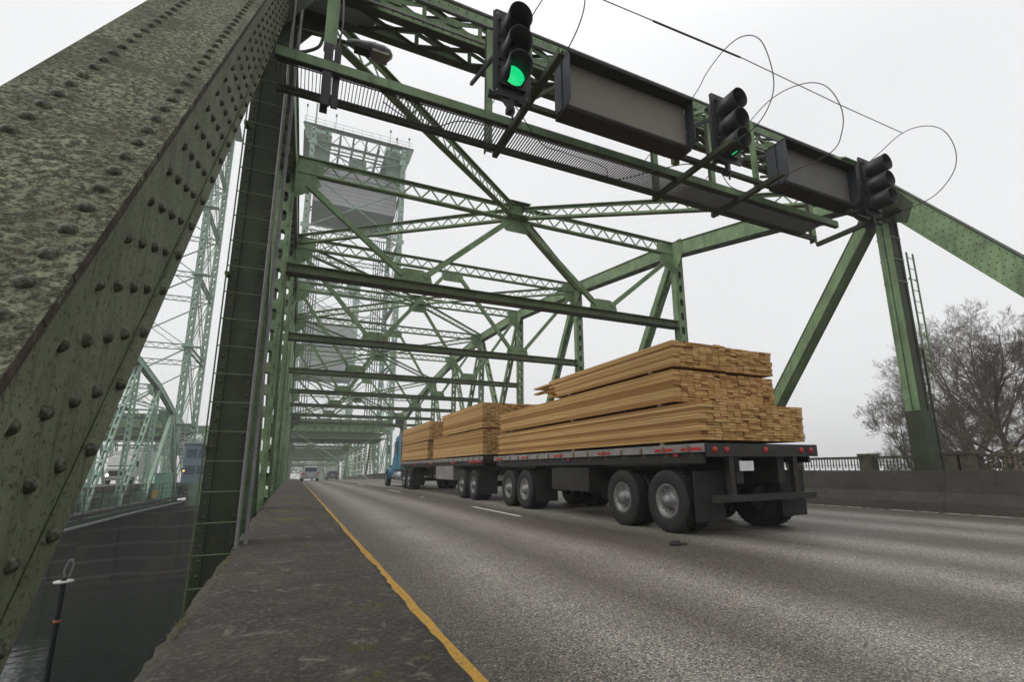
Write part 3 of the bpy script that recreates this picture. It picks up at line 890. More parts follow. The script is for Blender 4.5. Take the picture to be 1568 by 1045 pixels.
for k in range(60): 
    x = 2.1+k*.14; b.rivet((x, 5.32, zz(4.87)), (0, -1, 0), .008, .008, 6, 0)
b.build('mounting_rail', gm, gan)
for x0, x1, y, z in ((4.2, 5.5, 5.35, 5.98), (6.0, 7.2, 5.45, 6.12), (9.0, 10.3, 5.4, 6.05), (10.6, 12.3, 5.9, 6.75)):
    b = MB(); b.beam((x0, y, zz(z)), (x1, y, zz(z)), .09, .012, mi=0); b.beam((x0, y+.05, zz(z-.03)), (x1, y+.05, zz(z-.03)), .012, .07, mi=0)
    b.beam((x0+.1, y, zz(z)), (x0+.1, 6.8, zz(z+.65)), .06, .06, mi=0)
    b.build('upper_brace', gm, gan)
b = MB(); b.box((7.02, 5.40, zz(4.76)), (7.10, 5.47, zz(6.15)), 0); b.beam((7.06, 5.42, zz(6.1)), (7.06, 6.75, zz(7.2)), .07, .07, mi=0); b.build('hanger_post', gm, gan)
b = MB(); b.box((5.16, 5.42, zz(4.8)), (5.27, 5.5, zz(6.1)), 0); b.build('hanger_post', gm, gan)

# loops of cable rising from each bracket tip
def spline(pts, n=10):
    P = [Vector(p) for p in pts]; P = [P[0]*2-P[1]]+P+[P[-1]*2-P[-2]]; o = []
    for i in range(1, len(P)-2):
        for k in range(n):
            t = k/n; a, b_, c, d = P[i-1], P[i], P[i+1], P[i+2]
            o.append(.5*((2*b_)+(c-a)*t+(2*a-5*b_+4*c-d)*t*t+(3*b_-a-3*c+d)*t**3))
    o.append(P[-2]); return o
loops = [(2.5, [(5.3, 4.77), (4.6, 4.75), (4.27, 4.76), (3.95, 4.85), (3.80, 5.06), (3.85, 5.55), (4.3, 6.0), (4.83, 6.10), (5.2, 6.14), (6.0, 6.0), (6.7, 5.9)], 'cable loop rising from the bracket left of the first wide sign box'),
         (5.6, [(5.3, 4.79), (4.6, 4.76), (4.185, 4.772), (3.92, 5.0), (3.858, 5.373), (3.975, 6.0), (4.25, 6.33), (4.6, 6.408), (5.0, 6.3), (5.35, 6.096), (6.7, 5.7)], 'cable loop springing from the bracket beside the middle traffic light'),
         (7.05, [(5.4, 4.79), (4.9, 4.76), (4.108, 4.676), (3.88, 4.9), (3.838, 5.282), (4.005, 5.793), (4.353, 6.12), (4.9, 6.28), (5.468, 6.148), (6.7, 5.6)], 'cable loop bowing over the second wide sign box'),
         (10.15, [(5.4, 4.79), (4.7, 4.74), (4.202, 4.775), (3.86, 5.05), (3.766, 5.433), (3.872, 5.901), (4.143, 6.185), (4.522, 6.277), (5.036, 6.101), (6.2, 5.7)], 'rightmost cable loop standing clear against the sky')]
for x, pts, lab in loops:
    b = MB(); b.tube(spline([(x, y, zz(z)) for y, z in pts]), .0075, 6)
    tag(b.build('cable_loop', M['wire']), lab, 'cable', 'cable loops on the gantry')
b = MB(); P = [(-6.5, 4.5, 5.99), (.5, 4.5, 6.10), (3.27, 4.5, 6.13), (5.83, 4.5, 6.257), (8.22, 4.5, 6.246), (10.13, 4.5, 6.28)]
b.tube([(x, y, zz(z)) for x, y, z in P], .0075, 6)
w = b.build('overhead_cable', M['wire']); tag(w, 'straight overhead cable with a thick sleeve crossing above the signals', 'cable')
b = MB(); b.tube([(4.09, 4.5, zz(6.167)), (5.80, 4.5, zz(6.252))], .014, 8); b.build('cable_sleeve', M['wire'], w)
b = MB(); b.tube(spline([(2.35, 5.4, zz(4.86)), (3.0, 5.9, zz(4.80)), (3.4, 5.95, zz(4.80)), (4.2, 6.0, zz(4.79)), (4.6, 6.35, zz(4.86)), (5.2, 5.42, zz(4.75)), (5.6, 5.4, zz(4.86))]), .008, 6)
b.tube(spline([(.7, 6.05, zz(4.83)), (1.0, 6.2, zz(4.82)), (1.4, 6.3, zz(4.83)), (1.8, 6.2, zz(5.0)), (2.3, 6.3, zz(5.15))]), .008, 6)
b.tube(spline([(6.0, 5.3, zz(4.85)), (6.3, 5.35, zz(4.62)), (6.8, 5.4, zz(4.65)), (6.95, 5.4, zz(4.8))]), .008, 6)
tag(b.build('slack_wire', M['wire']), 'thin slack wire drooping along the walkway grating', 'wire')


# ---------------------------------------------------------------- traffic lights
def signal(x0, x1, y, z0, z1, label, k):
    cut, Lt, Lb = ((52, .27, .20), (84, .29, .26), (90, .31, .31))[k]
    cx = (x0+x1)/2; w = x1-x0; h = z1-z0
    t = thing('traffic_light', (cx, y+.2, z0), label, 'traffic light', 'traffic lights on the gantry')
    b = MB(); c = .05
    b.plate([(-w/2+c, -h/2), (w/2-c, -h/2), (w/2, -h/2+c), (w/2, h/2-c), (w/2-c, h/2), (-w/2+c, h/2), (-w/2, h/2-c), (-w/2, -h/2+c)], (cx, y, (z0+z1)/2), (1, 0, 0), (0, 0, 1), .008)
    for sx in (-1, 1):
        for sz in (-1, 1): b.rivet((cx+sx*(w/2-.06), y-.004, (z0+z1)/2+sz*(h/2-.06)), (0, -1, 0), .012, .006, 8, 1)
    b.build('backplate', [M['signal_plate'], M['galv']], t)
    r = .158; pitch = .352; zc = (z0+z1)/2
    for i, nm in enumerate(('red', 'amber', 'green')):
        z = zc+pitch*(1-i)
        b = MB(); hw = .172
        b.box((cx-hw, y-.06, z-.168), (cx+hw, y-.005, z+.168)); b.box((cx-hw+.01, y+.005, z-.168), (cx+hw-.01, y+.17, z+.168))
        for sz in (-1, 1): b.box((cx-hw-.025, y-.05, z+sz*.12-.02), (cx-hw, y-.02, z+sz*.12+.02)); 
        b.lathe((cx, y-.06, z), (0, -1, 0), [(0, .165), (.012, .165), (.012, .148)], 24)
        sec = b.build('signal_section', M['signal_black'], t)
        b = MB(); b.lathe((cx, y-.06, z), (0, -1, 0), [(.006, .147), (.016, .12), (.026, .08), (.032, .04), (.034, .001)], 24)
        lens = M['green_lamp'] if nm == 'green' else M['lens_off']
        b.build('lens', lens, sec)
        b = MB(); n = 28; vs = []         # tunnel visor, open below on the first light
        for kk in range(n+1):
            an = R(-cut)+R(180+2*cut)*kk/n; L = Lb+(Lt-Lb)*(.5+.5*math.sin(an))
            if cut < 60: L *= .35 if kk in (0, n) else .75 if kk in (1, n-1) else 1
            for rr_, yy in ((r, y-.065), (r+.002, y-.065-L), (r-.006, y-.065-L), (r-.006, y-.067)):
                vs.append((cx+rr_*math.cos(an), yy, z+rr_*math.sin(an)))
        b.add(vs, [(4*kk+j, 4*kk+j+1, 4*(kk+1)+j+1, 4*(kk+1)+j) for kk in range(n) for j in range(3)], 0, True)
        b.build('visor', M['signal_black'], sec)
    b = MB(); b.box((cx-.03, y+.0, z0-.16), (cx+.03, y+.06, z0-.005)); b.box((cx-.05, y+.02, z0-.18), (cx+.05, y+.10, z0-.10))
    b.beam((cx, y+.06, z0-.10), (cx, 5.33, zz(4.86)), .05, .05); b.tube([(cx+.02, y+.03, z0-.16), (cx+.02, y+.03, z0-.27)], .016, 8)
    b.build('mounting_bracket', M['signal_black'], t)
    b = MB(); b.beam((cx, y+.17, z1-.25), (cx, 6.7, z1+.30), .05, .05); b.beam((cx+.03, y+.17, z0+.3), (cx+.03, 5.36, zz(4.9)), .05, .05); b.build('stay_bar', M['signal_black'], t)


signal(1.87, 2.40, 5.0, zz(4.585), zz(5.86), 'traffic light with large glowing green lens left of the first sign box', 0)
signal(5.60, 6.20, 5.0, zz(4.735), zz(5.945), 'traffic light between the two wide sign boxes', 1)
signal(9.43, 9.98, 5.0, zz(4.66), zz(5.88), 'traffic light at the far right end, above the inclined end post', 2)


# ---------------------------------------------------------------- wide switched-off sign boxes
def sign_box(x0, x1, y, z0, z1, label, face):
    t = thing('sign_box', ((x0+x1)/2, y+.2, z0), label, 'sign', 'blank sign boxes on the gantry')
    b = MB(); d = .34; f = .10
    b.box((x0, y+f+.012, z0), (x1, y+d, z1), 0)
    b.box((x0-.02, y+.03, z0-.022), (x1+.02, y+d, z0-.002), 1)         # floor plate and its hood above
    b.box((x0-.02, y-.09, z1+.002), (x1+.02, y+d, z1+.02), 1)
    b.box((x0, y+.02, z0), (x1, y+f+.01, z0+.035), 1)
    b.build('case', [M['case'], M['case_in']], t)
    b = MB(); b.box((x0+.03, y+f-.012, z0+.037), (x1-.03, y+f+.008, z1-.002))
    b.build('sign_face', M[face], t)
    for xs, sg in ((x0, -1), (x1, 1)):
        b = MB(); h = z1-z0
        b.plate([(-.08, .10), (-.03, .02), (f, .0), (f, h), (-.08, h)], (xs+sg*.008, y, z0), (0, 1, 0), (0, 0, 1), .012)
        b.box((xs+min(0, sg*.03), y+.13, z0+.02), (xs+max(0, sg*.03), y+d-.02, z1-.02))
        b.build('side_flap', M['case'], t)
    for xs in (x0+.3, x1-.3):
        b = MB(); b.beam((xs, y+.3, z0-.03), (xs, 5.37, zz(4.89)), .06, .05); b.build('hanger_bracket', M['steel_dark'], t)
        b = MB(); b.beam((xs, y+.3, z1+.02), (xs, 6.75, z1+.75), .05, .05); b.build('stay_bar', M['steel_dark'], t)


sign_box(2.97, 5.16, 5.02, zz(4.80), zz(5.57), 'wide blank grey sign box beside the left traffic light, lit beige', 'face')
sign_box(7.28, 9.22, 5.02, zz(4.80), zz(5.56), 'wide blank dark sign box farther right, beside the last traffic light', 'face_dark')

# sign seen edge on under the left green post
t = thing('black_sign', (.05, 5.9, zz(4.36)), 'narrow black sign panel seen edge on below a green post', 'sign')
b = MB(); b.box((-.06, 5.80, zz(4.36)), (.045, 5.84, zz(5.24)), 0); b.box((-.06, 5.95, zz(4.36)), (.03, 5.98, zz(5.24)), 0); b.build('panel', M['signal_black'], t)
b = MB(); b.box((.06, 5.86, zz(4.40)), (.14, 5.90, zz(5.30)), 0); b.box((.02, 5.86, zz(4.5)), (.06, 5.90, zz(4.56)), 0); b.box((.02, 5.86, zz(5.0)), (.06, 5.90, zz(5.06)), 0); b.box((.14, 5.87, zz(4.98)), (.19, 5.9, zz(5.03)), 0); b.build('mounting_channel', M['signal_black'], t)
b = MB(); b.tube(spline([(.10, 5.88, zz(5.3)), (.13, 6.0, zz(5.8)), (.12, 6.4, zz(6.6)), (.1, 6.7, zz(7.0))]), .012, 6); b.build('cable', M['wire'], t)

# street lamp on a short arm from the left hanger
zl = lambda e: zz(e)-.10
t = thing('street_lamp', (-.5, 6.85, zl(6.3)), 'cobra head street lamp on a pipe arm fixed to the left hanger', 'street lamp')
b = MB(); b.tube([(-.52, 6.8, zl(6.30)), (-.1, 6.8, zl(6.33)), (.30, 6.8, zl(6.35))], .03, 10); b.tube(spline([(-.50, 6.8, zl(5.95)), (-.42, 6.8, zl(5.93)), (-.3, 6.8, zl(5.98)), (-.15, 6.8, zl(6.12)), (-.1, 6.8, zl(6.3))]), .022, 8); b.build('arm', M['steel_dark'], t)
b = MB(); vs = []; rings = [(.22, .045, .05, .05), (.32, .09, .06, .08), (.55, .15, .075, .10), (.74, .16, .07, .10), (.84, .12, .05, .08), (.885, .04, .02, .03)]
for x, w, top, bot in rings:
    for kk in range(16):
        an = 2*math.pi*kk/16; sn = math.sin(an); vs.append((x, 6.8+w*math.cos(an), zl(6.36)+(top if sn > 0 else bot*.55)*sn))
b.add(vs, [(i*16+k, i*16+(k+1) % 16, (i+1)*16+(k+1) % 16, (i+1)*16+k) for i in range(5) for k in range(16)]+[tuple(range(15, -1, -1)), tuple(range(80, 96))], 0, True)
b.build('head', M['galv'], t)
b = MB(); b.box((.58, 6.69, zl(6.27)), (.82, 6.91, zl(6.31))); b.build('lamp_glass', M['lamp_glass'], t)
b = MB(); b.box((.33, 6.72, zl(6.28)), (.56, 6.88, zl(6.32))); b.build('ballast_door', M['case_in'], t)
b = MB(); b.tube([(.62, 6.8, zl(6.43)), (.62, 6.8, zl(6.50))], .035, 12); b.build('photocell', M['lamp_glass'], t)


# ---------------------------------------------------------------- ladders and pipes on the two hangers
def ladder(name_label, p0, p1, ax, z0, z1, pitch, rail, rung, mat, y):
    t = thing('ladder', ((p0+p1)/2, y, z0), name_label, 'ladder')
    for x in (p0, p1):
        b = MB(); b.box((x-rail/2, y-.012, z0), (x+rail/2, y+.012, z1)); b.build('side_rail', mat, t)
    z = z0+.12
    while z < z1:
        b = MB(); b.tube([(p0, y, z), (p1, y, z)], rung, 6); b.build('rung', mat, t); z += pitch
    z = z0+.5
    while z < z1:
        for x in (p0, p1):
            b = MB(); b.box((x-.02, y+.012, z), (x+.02, max(6.83, y+.05), z+.04)); b.build('bracket', mat, t)
        z += 2.1
ladder('steel rung ladder climbing the shade-dark left hanger', -.912, -.475, 0, .3-1.6, zz(5.9), .335, .014, .008, M['steel_strut'], 6.68)
ladder('short green ladder standing clear of the right hanger', 14.56, 14.86, 0, zz(2.25), zz(5.62), .31, .05, .010, M['steel'], 6.88)
for x, y, r, lab in ((-.49, 6.62, .018, 'slim pale pipe next to the ladder on the left hanger'), (-.405, 6.70, .022, 'thicker pale pipe nearest the road on the left hanger')):
    b = MB(); b.tube([(x, y, -1.5), (x, y, zz(7.0))], r, 10)
    tag(b.build('conduit_pipe', M['conduit']), lab, 'pipe', 'pipes on the left hanger')
b = MB(); b.tube([(14.30, 6.78, .1), (14.30, 6.78, zz(2.9))], .03, 8); tag(b.build('conduit_pipe', M['steel_dark']), 'dark pipe running up behind the right hanger under the ladder', 'pipe')

# black pole with a pale ring, standing in the river beyond the kerb
t = thing('mooring_pole', (-1.44, 5.0, WATER), 'black pole with a pale rope ring and an orange band between end post and kerb', 'pole')
b = MB(); b.tube([(-1.446, 5.0, WATER-1), (-1.446, 5.0, zz(-.76))], .017, 10); b.build('shaft', M['black_pole'], t)
b = MB(); b.lathe((-1.446, 5.0, zz(-.79)), (0, 0, 1), [(-.008, .019), (-.008, .054), (0, .061), (.008, .054), (.008, .019)], 20); b.build('collar', M['pale_ring'], t)
b = MB(); b.lathe((-1.446, 5.0, zz(-1.06)), (0, 0, 1), [(-.010, .0172), (-.010, .021), (.010, .021), (.010, .0172)], 16); b.build('band', M['orange'], t)
b = MB(); b.tube(spline([(-1.446, 5.0, zz(-.76)), (-1.45, 5.0, zz(-.70)), (-1.425, 5.0, zz(-.64)), (-1.405, 5.0, zz(-.68)), (-1.42, 5.0, zz(-.76))]), .006, 6); b.build('hook', M['conduit'], t)


# ---------------------------------------------------------------- railing outside the right truss
t = thing('bridge_railing', (16.6, 12, .16), 'concrete post and iron bar railing along the far side of the footway', 'railing')
py = [12.55+2.65*k for k in range(0, 20)]+[9.9, 7.62, 7.18, 4.55, 1.9, -.75, -3.4, -6.0]
py.sort()
for y in py:
    b = MB(); z = zo(y); w = .19; lean = .02 if y in (7.62,) else 0
    b.box((16.42, y-w, .15+z), (16.80, y+w, 1.30+z)); b.box((16.39, y-w-.025, 1.30+z), (16.83, y+w+.025, 1.385+z)); b.box((16.41, y-w-.012, .15+z), (16.418, y+w-.10, .30+z))
    b.build('railing_post', M['rail_conc'], t)
for a, c in zip(py[:-1], py[1:]):
    if c-a < 1: continue
    b = MB(); ya, yb = a+.2, c-.2; z = zo((a+c)/2)
    b.box((16.55, ya, 1.22+z), (16.67, yb, 1.30+z), 0); b.box((16.57, ya, 1.02+z), (16.65, yb, 1.035+z), 1); b.box((16.56, ya, .28+z), (16.66, yb, .34+z), 0)
    m = int((yb-ya)/.098)
    for k in range(m):
        y = ya+(yb-ya)*(k+.5)/m
        if k % 2 == 0: b.box((16.595, y-.011, .34+z), (16.622, y+.011, 1.22+z), 1)
        else: b.box((16.595, y-.013, .93+z), (16.622, y+.013, 1.22+z), 1); b.box((16.60, y-.006, .34+z), (16.616, y+.006, .52+z), 1)
    b.build('railing_panel', [M['rail_conc'], M['rail_iron']], t)

# ---------------------------------------------------------------- lift towers, counterweights, lift span, neighbouring bridge
def tower(x0, x1, y0, y1, zt, label, stair=False):
    t = thing('lift_tower', ((x0+x1)/2, (y0+y1)/2, 0), label, 'bridge tower')
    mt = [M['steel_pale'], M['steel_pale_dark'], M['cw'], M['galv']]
    lv = [-2.4, 7.5, 18.5, 29.5, 40.5, 50.5, zt-3.2]
    for x in (x0, x1):
        for y in (y0, y1):
            b = MB(); L = zt+2.4; w = .78
            for sg in (1, -1): b.box((x+sg*w/2-.02, y-w/2, -2.4), (x+sg*w/2+.02, y+w/2, zt), 0)
            for e in (-1, 1): b.perf((x, y+e*(w/2-.01), -2.4), (-e, 0, 0), (0, 0, 1), L, w-.05, .02, 1.35, .32, .62, mi=0)
            b.build('tower_leg', mt, t)
    b = MB()
    for a, c in zip(lv[:-1], lv[1:]):
        for sg in (1, -1):
            p, q = (x0, x1) if sg > 0 else (x1, x0)
            for y in (y0, y1): b.beam((p, y+sg*.06, a), (q, y+sg*.06, c), .10, .36, (0, 1, 0), 0)
            for x in (x0, x1): b.laced((x, y0 if sg > 0 else y1, a), (x, y1 if sg > 0 else y0, c), (1, 0, 0), .42, .2, .9, .07, mi=0)
    b.build('cross_brace', mt, t)
    for z in lv[1:]:
        b = MB()
        for y in (y0, y1): b.laced((x0, y, z), (x1, y, z), (0, 0, 1), .8, .4, 1.2, .09, mi=0, mi2=1)
        for x in (x0, x1): b.laced((x, y0, z), (x, y1, z), (0, 0, 1), .8, .4, 1.2, .09, mi=0, mi2=1)
        for x in (x0, x1): b.box((x-.7, y0-.45, z-.3), (x+.7, y0-.42, z+.5), 0)
        b.build('tower_strut', mt, t)
    # head of the tower: trussed girders, sheave housings, platforms
    b = MB()
    for y in (y0, (y0+y1)/2, y1):
        b.laced((x0, y, zt-1.3), (x1, y, zt-1.3), (0, 0, 1), 2.4, .5, 2.6, .16, mi=0, mi2=1)
    for k in range(8):
        x = x0+(x1-x0)*k/7; b.laced((x, y0, zt-.8), (x, y1, zt-.8), (0, 0, 1), 1.0, .3, 1.8, .1, mi=1)
    b.build('head_girder', mt, t)
    for x, sg in ((x0+1.6, -1), (x1-1.6, 1)):
        b = MB(); b.box((x-1.25, y0+.5, zt-6.3), (x+1.25, y0+.8, zt-.6), 1)
        b.build('sheave_cover', mt, t); b = MB()
        b.lathe((x-.5, (y0+y1)/2, zt+.2), (1, 0, 0), [(0, .3), (0, 2.4), (.2, 2.6), (.8, 2.6), (1.0, 2.4), (1.0, .3)], 28, 1)
        b.build('sheave', mt, t)
        b = MB(); b.box((x-1.3, y0+2.0, zt+.1), (x+1.3, y0+5.0, zt+1.9), 0); b.build('sheave_hood', mt, t)
    b = MB()
    b.box((x0-1.6, y0-.8, zt+.0), (x1+1.6, y0+.0, zt+.08), 1); b.box((x0-1.6, y0+1.5, zt+.0), (x0+3, y1+.8, zt+.08), 1); b.box((x1-3, y0+1.5, zt), (x1+1.6, y1+.8, zt+.08), 1)
    for x, sg in ((x0-.4, -1), (x1+.4, 1)): b.plate([(0, 0), (sg*1.3, 0), (sg*.5, -3.0), (0, -3.0)], (x, y0-.5, zt), (1, 0, 0), (0, 0, 1), .3, 1)
    b.build('head_platform', mt, t)
    b = MB()
    for x in [x0-1.5+k*1.55 for k in range(int((x1-x0+3)/1.55)+1)]: b.beam((x, y0-.75, zt+.08), (x, y0-.75, zt+1.2), .05, .05, (1, 0, 0), 3)
    for z in (.6, 1.2): b.beam((x0-1.5, y0-.75, zt+z), (x1+1.5, y0-.75, zt+z), .04, .04, mi=3)
    b.build('platform_railing', mt, t)
    for k, (x, h) in enumerate(((x0+.2, 4.4), (x0+3.4, 2.8), (x0-1.3, 3.3), (x1-2.6, 2.6), (x1+.8, 2.0))):
        b = MB(); b.tube([(x, y0-.4, zt), (x, y0-.4, zt+h)], .16 if k == 0 else .05, 6, 0)
        if k: b.box((x-.15, y0-.6, zt+h), (x+.15, y0-.3, zt+h+.35), 1)
        b.build('mast', mt, t)
    b = MB(); x = x1-1.2
    for a in (-.4, .4):
        for c in (-.4, .4): b.beam((x+a, y0+1+c, zt), (x+a*.2, y0+1+c*.2, zt+2.3), .05, .05, mi=1)
    b.build('beacon_frame', mt, t)
    b = MB(); b.lathe((x, y0+1, zt+2.3), (0, 0, 1), [(0, .01), (0, .17), (.5, .17), (.62, .01)], 12); b.build('beacon', M['tail'], t)
    b = MB(); b.box(((x0+x1)/2-1.2, y0+4, zt-3.6), ((x0+x1)/2+1.6, y0+6.5, zt-1.9), 1); b.build('machinery_house', mt, t)
    if stair:
        b = MB(); xs = x1+.75
        for z in range(0, int(zt-4)): 
            for k in range(3): b.box((xs-.45, y0-.9, z+k*.33), (xs+.45, y0-.8, z+k*.33+.04), 1)
        for sx in (-.45, .45): b.beam((xs+sx, y0-.85, -1), (xs+sx, y0-.85, zt-4), .06, .06, (1, 0, 0), 0)
        for z in lv[1:]: b.box((xs-1.2, y0-1.2, z-.1), (xs+.9, y0-.2, z+.02), 0)
        b.build('stair', mt, t)
    for y in (y0-.3, y1+.3):
        b = MB(); b.box((x0+.1, y-.05, 7.4+zo(y)), (x1-.1, y+.05, 9.3+zo(y)), 4)
        for z in (7.4, 8.3, 9.2): b.box((x0+.1, y-.22, z+zo(y)), (x1-.1, y-.06, z+.10+zo(y)), 4)
        for k in range(13): x = x0+.3+(x1-x0-.6)*k/12; b.box((x-.04, y-.18, 7.51+zo(y)), (x+.04, y-.061, 9.19+zo(y)), 5)
        b.laced((x0+.2, y, 6.75+zo(y)), (x1-.2, y, 6.75+zo(y)), (0, 0, 1), .9, .3, .9, .09, mi=4, mi2=5)
        b.build('portal_panel', mt+[M['steel'], M['steel_dark']], t)
    for k in range(5):
        y = y0+1.6+(y1-y0-3.2)*k/4; b = MB(); b.laced((x0+.4, y, 6.9+zo(y)), (x1-.4, y, 6.9+zo(y)), (0, 0, 1), .8, .35, .8, .08, mi=4, mi2=5)
        b.beam((x0+.4, y, 6.4+zo(y)), (x1-.4, y, 6.4+zo(y)), .4, .12, mi=5); b.build('deck_strut', mt+[M['steel'], M['steel_dark']], t)
    return t


def counterweight(x0, x1, y0, y1, z0, z1, zt, label):
    t = thing('counterweight', ((x0+x1)/2, (y0+y1)/2, z0), label, 'counterweight')
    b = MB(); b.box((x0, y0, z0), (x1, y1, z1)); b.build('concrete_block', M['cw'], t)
    for k in range(4):
        for xe, sg in ((x0+.25, 1), (x1-.25, -1)):
            b = MB(); x = xe+sg*k*.55; b.tube([(x, y0+.6, z1), (x, y0+.6, zt)], .07, 6); b.build('rope', M['chassis'], t)
    return t


def lift_ropes(x0, x1, y, z0, z1, label):
    t = thing('hoist_ropes', ((x0+x1)/2, y, z0), label, 'ropes')
    for xe, sg in ((x0+.7, 1), (x1-.7, -1)):
        for k in range(5):
            b = MB(); x = xe+sg*k*.42; b.tube([(x, y, z0), (x, y, z1)], .085, 6); b.build('rope', M['chassis'], t)
    return t


swap = {'green_bridge_paint': M['steel_pale'], 'shaded_mossy_green_paint': M['steel_pale_dark'], 'moss_stained_green_paint': M['steel_pale_dark'],
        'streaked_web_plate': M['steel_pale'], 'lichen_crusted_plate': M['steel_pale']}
lift = thing('lift_span', (6.6, 128, 0), 'flat topped lift span of green trusswork standing between the two towers', 'bridge')
build_span(lift, XL-.1, XR+.1, 97.6, 8, 7.9, [None, 9.6, 10.3, 10.6, 10.6, 10.6, 10.3, 9.6, None])
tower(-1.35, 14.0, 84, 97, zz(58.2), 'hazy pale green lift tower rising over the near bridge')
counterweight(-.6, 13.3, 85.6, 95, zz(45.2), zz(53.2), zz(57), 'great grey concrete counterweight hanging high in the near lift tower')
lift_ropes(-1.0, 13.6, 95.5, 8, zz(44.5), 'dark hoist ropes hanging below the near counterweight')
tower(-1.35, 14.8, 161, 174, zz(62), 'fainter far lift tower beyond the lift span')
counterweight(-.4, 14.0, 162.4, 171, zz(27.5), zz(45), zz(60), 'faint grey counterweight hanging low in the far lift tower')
far = copy_tree(span, None, None, (0, 175.6, -4.2)); tag(far, 'truss span seen like a tunnel just beyond the far lift tower', 'bridge')
far2 = copy_tree(span, None, None, (0, 258, -7.4)); tag(far2, 'last faint truss span nearly lost in mist behind the farthest one in line', 'bridge')
nb = copy_tree(span, None, swap, (-27.5, 0, 0)); tag(nb, 'haze-pale green truss bridge standing parallel on the left across the gap', 'bridge')
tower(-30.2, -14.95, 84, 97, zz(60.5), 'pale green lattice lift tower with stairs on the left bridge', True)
nl = copy_tree(lift, None, swap, (-28.4, 0, 0)); tag(nl, 'haze-pale lift span of the left bridge behind its tower', 'bridge')


def pier(x0, x1, y0, y1, ztop, label):
    t = thing('bridge_pier', ((x0+x1)/2, (y0+y1)/2, WATER), label, 'pier')
    b = MB(); g = [x0, x0+.28*(x1-x0), x0+.31*(x1-x0), x1-3.2, x1-2.8, x1]
    b.box((x0, y0, WATER-2), (g[1], y1, ztop)); b.box((g[1]-.0, y0+.5, WATER-2), (g[2], y1-.5, ztop-.02)); b.box((g[2], y0+.02, WATER-2), (g[3], y1, ztop)); b.box((g[3], y0+.4, WATER-2), (g[4], y1-.5, ztop-.02)); b.box((g[4], y0, WATER-2), (x1, y1, ztop))
    b.build('shaft', M['pier'], t)
    b = MB(); b.box((x0-.5, y0-.5, ztop+.005), (x1+.5, y1+.5, ztop+.7)); b.build('cap', M['pier'], t)
    b = MB(); b.box((x0-.8, y0-.9, WATER-2), (x1+.8, y0-.01, WATER+.35)); b.build('footing', M['pier'], t)
pier(-22.5, -9.2, 80, 97, -4.2, 'wide dark concrete pier standing in the water under the left bridge')
pier(-45, -22.6, 83.5, 97, -4.9, 'farther part of the left pier, set back in shadow at the water')
pier(-4.5, 18, 80, 97, -4.2, 'concrete pier under the near lift tower, behind the left hanger')

# walkway with railing along the near bottom chord of the left bridge
wk = thing('service_walkway', (-12.8, 60, -2), 'dark service walkway with thin railing along the side of the left bridge', 'walkway')
b = MB(); n = 28; A, Bz = 2.0, 100.0
for k in range(n):
    ya, yb = A+(Bz-A)*k/n, A+(Bz-A)*(k+1)/n; za, zb = zo(ya), zo(yb)
    b.beam((-12.85, ya, zz(-2.72)+za), (-12.85, yb, zz(-2.72)+zb), .95, .07, mi=0); b.beam((-12.36, ya, zz(-2.80)+za), (-12.36, yb, zz(-2.80)+zb), .05, .26, mi=1)
b.build('walkway_deck', [M['rail_iron'], M['chassis']], wk)
b = MB()
for k in range(n):
    ya, yb = A+(Bz-A)*k/n, A+(Bz-A)*(k+1)/n; za, zb = zo(ya), zo(yb)
    for h in (-1.0, -1.5, -2.0): b.beam((-12.38, ya, zz(h)+za), (-12.38, yb, zz(h)+zb), .04, .04)
    for f in (0, .5): b.beam((-12.38, ya+f*(yb-ya), zz(-2.7)+za), (-12.38, ya+f*(yb-ya), zz(-1.0)+za), .05, .05, (1, 0, 0))
b.build('walkway_railing', M['rail_iron'], wk)
b = MB(); b.tube([(-12.5, A, zz(-3.42)), (-12.5, 60, zz(-3.42)+zo(60)), (-12.5, Bz, zz(-3.42)+zo(Bz))], .10, 10); b.build('pipe', M['galv'], wk)
t = thing('equipment_cabinet', (-13.0, 68, zz(-2.68)), 'pale green metal cabinet standing on the walkway of the left bridge', 'cabinet')
b = MB(); z = zz(-2.66)+zo(68); b.box((-13.25, 67, z), (-12.4, 71.5, z+2.7)); b.box((-13.32, 66.9, z+2.71), (-12.33, 71.6, z+2.78)); b.build('body', M['cabinet'], t)
for k in range(4):
    b = MB(); b.box((-12.395, 67.15+k*1.08, z+.1), (-12.37, 68.1+k*1.08, z+2.6)); b.build('door', M['cabinet'], t)
t = thing('warning_board', (-12.4, 62.5, zz(-2.6)), 'small dull yellow board on the walkway railing beside the cabinet', 'board')
b = MB(); z = zz(-2.4)+zo(63); b.box((-12.34, 62, z), (-12.31, 64.6, z+.75)); b.build('board', M['yellow_panel'], t)
b = MB(); b.box((-12.36, 62.3, z-.3), (-12.34, 62.4, z+.75)); b.box((-12.36, 64.2, z-.3), (-12.34, 64.3, z+.75)); b.build('post', M['rail_iron'], t)
t = thing('control_house', (-12.0, 84, zz(-1)), 'small blue grey control house with dark windows beside the left tower', 'control house')
b = MB(); z = zz(-1.6); b.box((-13.4, 82, z), (-10.2, 88, z+5.2)); b.build('wall', M['house'], t)
b = MB(); b.box((-13.7, 81.6, z+5.21), (-9.9, 88.4, z+5.55)); b.build('roof', M['roof'], t)
for k, (xa, xb) in enumerate(((-13.1, -11.9), (-11.7, -10.5))):
    for zk in (1.1, 3.3):
        b = MB(); b.box((xa, 81.95, z+zk), (xb, 81.99, z+zk+1.2)); f = b.build('window', M['window_lit'], t)
        b = MB(); b.box((xa-.06, 81.93, z+zk-.07), (xb+.06, 81.985, z+zk-.01)); b.build('sill', M['roof'], f)
b = MB(); b.box((-12.5, 81.8, z-3), (-11, 87, z-.01)); b.build('base', M['steel_pale_dark'], t)
